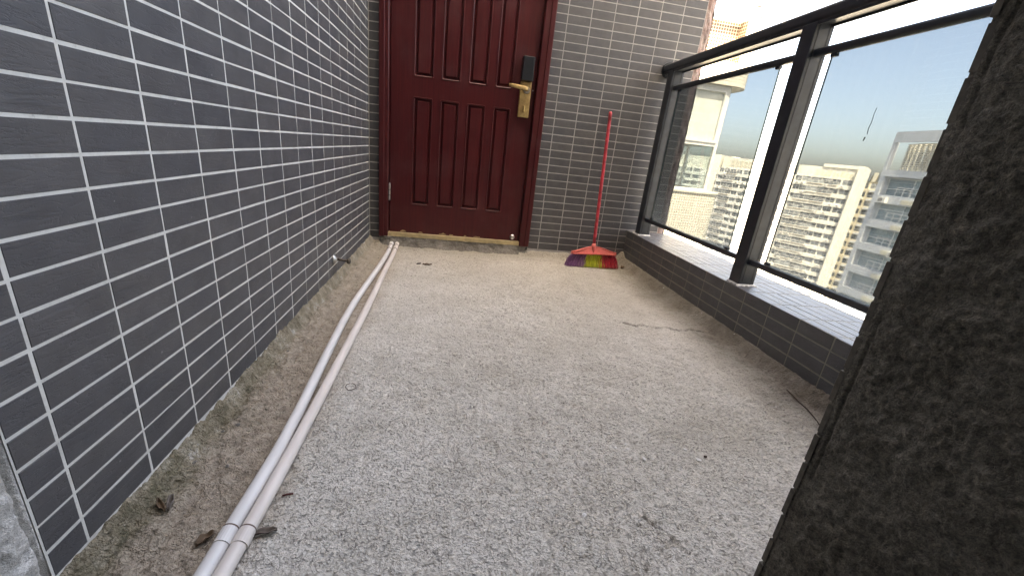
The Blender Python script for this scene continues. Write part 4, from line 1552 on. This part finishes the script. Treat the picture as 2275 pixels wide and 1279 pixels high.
# ------------------------------------------------------------------ distant apartment blocks
def facade(parent, L, ztop, nfl, fh_, bays, wallm, glassm, winh=1.75, depth=9.0, recess=0.35, band_out=0.0, balconies=(), wid=0.09):
    """local frame: x along the facade, -y outward, z up. bays: list of (x0,x1,panes)"""
    mb = MB()
    zbot = ztop - nfl * fh_
    mb.box((0, recess, zbot), (L, depth, ztop))
    cache = {}
    bays = [(a_, b_, max(1, (n_ + 1) // 2)) for a_, b_, n_ in bays]
    for k in range(nfl):
        zt = ztop - k * fh_ - 0.12
        zb_ = zt - winh
        mb.box((0, -band_out, zb_ - (fh_ - winh) + 0.0), (L, recess - 0.002, zb_))
        # piers between the window openings
        xp = 0.0
        for (x0, x1, n_) in bays:
            if x0 - xp > 0.02:
                mb.box((xp, 0.002, zb_), (x0, recess - 0.002, zt + 0.12 if k == 0 else zt))
            xp = x1
        if L - xp > 0.02:
            mb.box((xp, 0.002, zb_), (L, recess - 0.002, zt + 0.12 if k == 0 else zt))
        for bi, (x0, x1, n_) in enumerate(bays):
            w = x1 - x0
            key = (round(w, 2), n_, (k * 7 + bi * 3) % 4)
            if key not in cache:
                var = key[2]
                wb = MB()
                wb.box((0.01, 0.0, 0.0), (w - 0.01, 0.02, winh), 1)
                rr = random.Random(str(key))
                # panes of slightly differing depth, so each reflects its own piece of sky
                step = w / n_
                tr_ = winh * (0.62 if var % 2 else 0.38)
                for q in range(n_):
                    for (a, b) in ((0.02, tr_), (tr_, winh - 0.02)):
                        dd = -0.02 - rr.uniform(0.0, 0.05)
                        wb.quad([(q * step + 0.03, dd, a), ((q + 1) * step - 0.03, dd + rr.uniform(-0.02, 0.02), a), ((q + 1) * step - 0.03, dd + rr.uniform(-0.02, 0.02), b), (q * step + 0.03, dd, b)], 1)
                for q in range(n_ + 1):
                    xx = min(max(q * step, wid / 2), w - wid / 2)
                    wb.box((xx - wid / 2, -0.13, 0), (xx + wid / 2, -0.0, winh), 0)
                for a in (0.0, tr_, winh - wid):
                    wb.box((0.0, -0.125, a), (w, -0.002, a + wid), 0)
                cache[key] = wb.mesh('window', [M['winframe'], glassm])
            if zb_ < -46:
                continue
            o = link('window', cache[key], parent)
            o.location = (x0, recess - 0.004, zb_)
    o = mb.build('wall', wallm, parent)
    # air conditioners hung under some windows
    ar = random.Random(L * 7 + nfl)
    am = MB()
    am.box((0, -0.42, 0), (0.95, 0.0, 0.62), 0)
    am.box((0.12, -0.43, 0.1), (0.62, -0.42, 0.52), 1)
    ame = am.mesh('aircon_unit', [M['cream2'], M['roofgrey']])
    for k in range(min(nfl, 16)):
        for (x0, x1, n_) in bays:
            if ar.random() < 0.30:
                o = link('aircon_unit', ame, parent)
                o.location = (ar.uniform(x0, max(x0, x1 - 1.0)), -band_out - 0.01, ztop - k * fh_ - 0.12 - winh - ar.uniform(0.7, 1.0))
    # projecting balconies
    bc = {}
    for (k, x0, x1, style) in balconies:
        zt = ztop - k * fh_ - 0.12
        zb_ = zt - winh
        w = x1 - x0
        key = (round(w, 2), style)
        if key not in bc:
            bb = MB()
            bb.box((0, -0.45, -0.42), (w, 0.0, -0.22), 2)
            bb.box((0, -0.48, -0.22), (w, -0.36, 0.10 if style else -0.04), 0)
            n_ = max(3, int(w / 1.3))
            hgt = 1.0 if style == 0 else winh - 0.06
            for q in range(n_ + 1):
                xx = q * w / n_
                bb.box((max(0, xx - 0.04), -0.46, 0.0), (min(w, xx + 0.04), -0.38, hgt), 0)
            for a in ((0.5, hgt - 0.07) if style == 0 else (0.75, hgt - 0.07)):
                bb.box((0, -0.455, a), (w, -0.385, a + 0.07), 0)
            for q in range(n_):
                bb.quad([(q * w / n_, -0.40, 0), ((q + 1) * w / n_, -0.40, 0), ((q + 1) * w / n_, -0.40, hgt), (q * w / n_, -0.40, hgt)], 1)
            bb.box((0, -0.45, hgt), (0.08, 0.0, hgt + 0.06), 0)
            bb.box((w - 0.08, -0.45, hgt), (w, 0.0, hgt + 0.06), 0)
            bc[key] = bb.mesh('balcony', [M['cream2'], glassm, M['soffitb']])
        o = link('balcony', bc[key], parent)
        o.location = (x0, -0.003, zb_)


def place(name, label, cat, a, b):
    dx, dy = b[0] - a[0], b[1] - a[1]
    t = thing(name, label, cat, (a[0], a[1], 0.0), math.atan2(dy, dx), 'apartment blocks across the street')
    return t, math.hypot(dx, dy)


def polar(az, d):
    return (CAM[0] + d * math.sin(math.radians(az)), CAM[1] + d * math.cos(math.radians(az)))


ZT = 2.95
# right wing with long balconies
B, L = place('apartment_block', 'cream balcony block with a tall plain fin on its end', 'building', polar(41.6, 173.5), polar(47.0, 170.3))
u = L / 19.4
bl = []
for k in range(0, 20):
    sft = [0.0, -1.2, -2.6, -3.4, -3.9, -4.2, -4.1, -3.8, -3.2, -2.6, -1.6, -0.6][k % 12]
    x0 = max(0.2, 5.0 * u + sft)
    bl.append((k, x0, x0 + 5.2 * u, k % 3 == 1 or k % 5 == 2))
    bl.append((k, x0 + 5.6 * u, min(L - 4.0, x0 + 10.2 * u), 0))
facade(B, L, ZT, 22, 2.9, [(0.3, 2.6 * u, 3), (2.7 * u, 5.6 * u, 4), (5.7 * u, 9.2 * u, 5), (9.3 * u, 12.4 * u, 4), (12.5 * u, 15.4 * u, 4), (15.8 * u, 18.9 * u, 4)], M['cream'], M['farglass'], balconies=bl, band_out=0.25)
mb = MB()
mb.box((L, -1.3, -60), (L + 1.75, 9, 6.9))
mb.build('fin', M['cream'], B)
mb = MB()
mb.box((0, 1.6, ZT), (L - 0.02, 8.5, 6.3))
mb.box((L * 0.42, 1.2, 6.3), (L + 1.2, 8.5, 7.3))
mb.build('penthouse', M['cream'], B)
for i in range(16):
    mb = MB()
    x0 = 0.8 + i * (L - 2.2) / 16
    mb.box((x0, -0.12, ZT + 0.02), (x0 + 0.12, 0.0, ZT + 1.15))
    if i % 3 != 1:
        mb.box((x0 + 0.12, -0.10, ZT + 0.9), (x0 + (L - 2.2) / 16, -0.02, ZT + 1.0))
        mb.box((x0 + 0.12, -0.10, ZT + 0.45), (x0 + (L - 2.2) / 16, -0.02, ZT + 0.55))
    mb.build('roof_rail', M['louver'], B)
for i in range(9):
    mb = MB()
    x0 = L * 0.34 + i * L * 0.068
    mb.box((x0, 1.45, ZT + 0.6), (x0 + L * 0.045, 1.598, ZT + 2.4 - 0.3 * (i % 3)))
    mb.build('roof_window', M['louver'], B)
# narrow end with one window per floor, white
B2, L = place('apartment_block', 'pale slim block with one column of windows beside the balcony block', 'building', polar(37.75, 176), polar(41.6, 174.3))
facade(B2, L, ZT, 22, 2.9, [(L - 4.9, L - 1.6, 4)], M['cream2'], M['farglass'], winh=1.7)
mb = MB()
mb.box((0.2, 0.6, ZT), (L * 0.8, 8, 6.6))
mb.build('penthouse', M['cream2'], B2)
for i in range(5):
    mb = MB()
    x0 = L - 5.2 + i * 1.0
    mb.box((x0, -0.05, ZT + 0.1), (x0 + 0.6, 0.1, ZT + 1.0))
    mb.build('roof_rail', M['louver'], B2)
# left wing
A, L = place('apartment_block', 'wide pale block of close set storeys seen left of the railing post', 'building', polar(33.7, 208), polar(37.7, 199))
bl = []
for k in range(0, 20):
    x0 = 4.4 - 0.35 * ((k * 3) % 5)
    bl.append((k, x0, x0 + 4.6, k % 2))
facade(A, L, ZT, 22, 2.9, [(0.4, 2.6, 3), (2.8, 5.4, 4), (5.6, 8.2, 4), (8.4, 11.0, 4), (11.6, L - 1.4, 4)], M['cream2'], M['farglass'], balconies=bl, band_out=0.2)
mb = MB()
mb.box((3.6, 1.0, ZT), (L - 1.0, 8, 7.4))
mb.box((-0.5, 3.0, ZT), (3.6, 8, 8.0))
mb.build('penthouse', M['cream'], A)
for i in range(10):
    mb = MB()
    x0 = 0.2 + i * L / 10.5
    mb.box((x0, -0.1, ZT + 0.02), (x0 + 0.14, 0.02, ZT + 1.3))
    mb.box((x0 + 0.14, -0.08, ZT + 1.0), (x0 + L / 10.5, 0.0, ZT + 1.1))
    mb.build('roof_rail', M['louver'], A)
for i in range(5):
    mb = MB()
    x0 = 5.0 + i * 1.9
    mb.box((x0, 0.85, ZT + 1.2), (x0 + 1.3, 0.998, ZT + 3.4))
    mb.build('roof_window', M['louver'], A)
# plain gable and the block behind the bay window
E_, L = place('apartment_block', 'block seen through the neighbour bay window, plain yellow gable', 'building', polar(25.5, 218), polar(32.6, 210))
facade(E_, L, ZT - 1.2, 21, 2.9, [(1 + 3.4 * i, 3.8 + 3.4 * i, 4) for i in range(int((L - 2.5) / 3.4))], M['cream2'], M['farglass'], band_out=0.2)
mb = MB()
mb.box((L, -0.6, -60), (L + 4.0, 8, 8.3))
mb.build('gable', M['cream'], E_)
mb = MB()
mb.box((3, 1.4, ZT - 1.2), (L - 1, 8, 7.0))
mb.build('penthouse', M['cream'], E_)
# narrow yellow block
Yb, L = place('apartment_block', 'narrow yellow block squeezed between fin and grey tower', 'building', polar(47.3, 188), polar(50.5, 184))
facade(Yb, L, ZT, 22, 2.9, [(2.1, 3.2, 1), (3.7, 6.4, 3), (7.2, L - 0.5, 3)], M['yellow'], M['farglass'], winh=1.8, recess=0.5)
mb = MB()
mb.box((0.3, 0.8, ZT), (L, 8, 5.4))
mb.build('penthouse', M['yellow'], Yb)
for i in range(6):
    mb = MB()
    x0 = 0.6 + i * 1.5
    mb.box((x0, 0.1, ZT + 0.4), (x0 + 1.0, 0.6, ZT + 3.4))
    mb.build('roof_window', M['farglass'] if i % 2 else M['louver'], Yb)
for k in range(15):
    mb = MB()
    mb.box((4.2, -0.45, ZT - k * 2.9 - 2.9), (6.2, 0.0, ZT - k * 2.9 - 2.25))
    mb.build('aircon_ledge', M['greyb'], Yb)

# grey tower with crown
T_, L = place('tower_block', 'grey tower with a curved louvred crown', 'building', (51.05, 41.2), (50.6, 26.0))
ZTT = 2.45
facade(T_, L, ZTT, 22, 2.9, [(0.55, 6.6, 4), (7.3, 13.6, 4)], M['greyb'], M['towerglass'], winh=2.0, recess=0.9, depth=12, wid=0.07)
for k in range(14):
    mb = MB()
    zb_ = ZTT - k * 2.9 - 0.12 - 2.0
    for q in range(6):
        mb.box((2.4 + q * 0.8, 0.10, zb_), (2.44 + q * 0.8, 0.14, zb_ + 1.0))
    mb.box((2.4, 0.09, zb_ + 0.98), (6.6, 0.15, zb_ + 1.04))
    mb.box((2.4, 0.09, zb_ + 0.5), (6.6, 0.15, zb_ + 0.54))
    mb.build('balcony_rail', M['winframe'], T_)
    mb = MB()
    mb.box((3.6, -0.12, zb_ - 0.78), (6.6, -0.002, zb_ - 0.30))
    mb.build('aircon_grille', M['louver'], T_)
mb = MB()
mb.box((0.0, -0.05, ZTT), (L, 11, ZTT + 0.75))
mb.build('parapet', M['greyb'], T_)


def crown_y(x):
    return 2.1 - 1.75 * math.sin(math.pi * min(max((x + 0.2) / 11.5, 0.0), 1.0)) ** 0.7


for i in range(13):
    z = ZTT + 0.85 + i * 0.235
    mb = MB()
    for q in range(24):
        x0, x1 = 0.33 + q * 0.45, 0.33 + (q + 1) * 0.45
        a, b = crown_y(x0), crown_y(x1)
        mb.quad([(x0, a, z), (x1, b, z), (x1, b, z + 0.10), (x0, a, z + 0.10)])
        mb.quad([(x0, a, z + 0.10), (x1, b, z + 0.10), (x1, b + 0.22, z + 0.10), (x0, a + 0.22, z + 0.10)])
        mb.quad([(x1, b, z), (x0, a, z), (x0, a + 0.22, z), (x1, b + 0.22, z)])
    mb.build('louvre', M['cream'], T_)
for i in range(16):
    cx = 0.5 + i * 0.72
    cy = crown_y(cx) + 0.34
    mb = MB()
    mb.box((cx - 0.13, cy - 0.1, ZTT + 0.75), (cx + 0.13, cy + 0.16, 6.24))
    mb.build('crown_post', M['cream'], T_)
for x0, x1, z0, z1 in ((0.33, 1.9, ZTT + 0.76, 6.2), (1.9, 2.9, ZTT + 0.76, 4.3), (1.9, 2.9, 6.0, 6.2), (2.9, 6.0, ZTT + 0.76, 6.2), (6.9, 10.5, ZTT + 0.76, 6.2)):
    mb = MB()
    n_ = 6
    for q in range(n_):
        a0, a1 = x0 + (x1 - x0) * q / n_, x0 + (x1 - x0) * (q + 1) / n_
        mb.quad([(a0, crown_y(a0) + 0.75, z0), (a1, crown_y(a1) + 0.75, z0), (a1, crown_y(a1) + 0.75, z1), (a0, crown_y(a0) + 0.75, z1)])
        mb.quad([(a1, crown_y(a1) + 0.95, z0), (a0, crown_y(a0) + 0.95, z0), (a0, crown_y(a0) + 0.95, z1), (a1, crown_y(a1) + 0.95, z1)])
    mb.build('crown_panel', M['cream'], T_)
# grey fascia over the louvres and the corner post that carries it
mb = MB()
k = 20
for i in range(k):
    x0, x1 = i * L / k, (i + 1) * L / k
    q0, q1 = -0.05 - 0.5 * math.sin(math.pi * i / k), -0.05 - 0.5 * math.sin(math.pi * (i + 1) / k)
    mb.quad([(x0, q0, 6.25), (x1, q1, 6.25), (x1, q1, 7.4), (x0, q0, 7.4)])
    mb.quad([(x1, q1 + 0.4, 6.25), (x0, q0 + 0.4, 6.25), (x0, q0 + 0.4, 7.4), (x1, q1 + 0.4, 7.4)])
    mb.quad([(x0, q0, 7.4), (x1, q1, 7.4), (x1, q1 + 0.4, 7.4), (x0, q0 + 0.4, 7.4)])
    mb.quad([(x1, q1, 6.25), (x0, q0, 6.25), (x0, q0 + 0.4, 6.25), (x1, q1 + 0.4, 6.25)])
mb.build('crown_fascia', M['greyb'], T_)
mb = MB()
mb.box((0.0, -0.04, ZTT + 0.751), (0.32, 0.5, 6.249))
mb.build('corner_post', M['greyb'], T_)
# ------------------------------------------------------------------ ground far below
mb = MB()
mb.quad([(-3000, -3000, -62), (3000, -3000, -62), (3000, 3000, -62), (-3000, 3000, -62)])
tag(mb.build('ground', M['ground']), kind='structure')
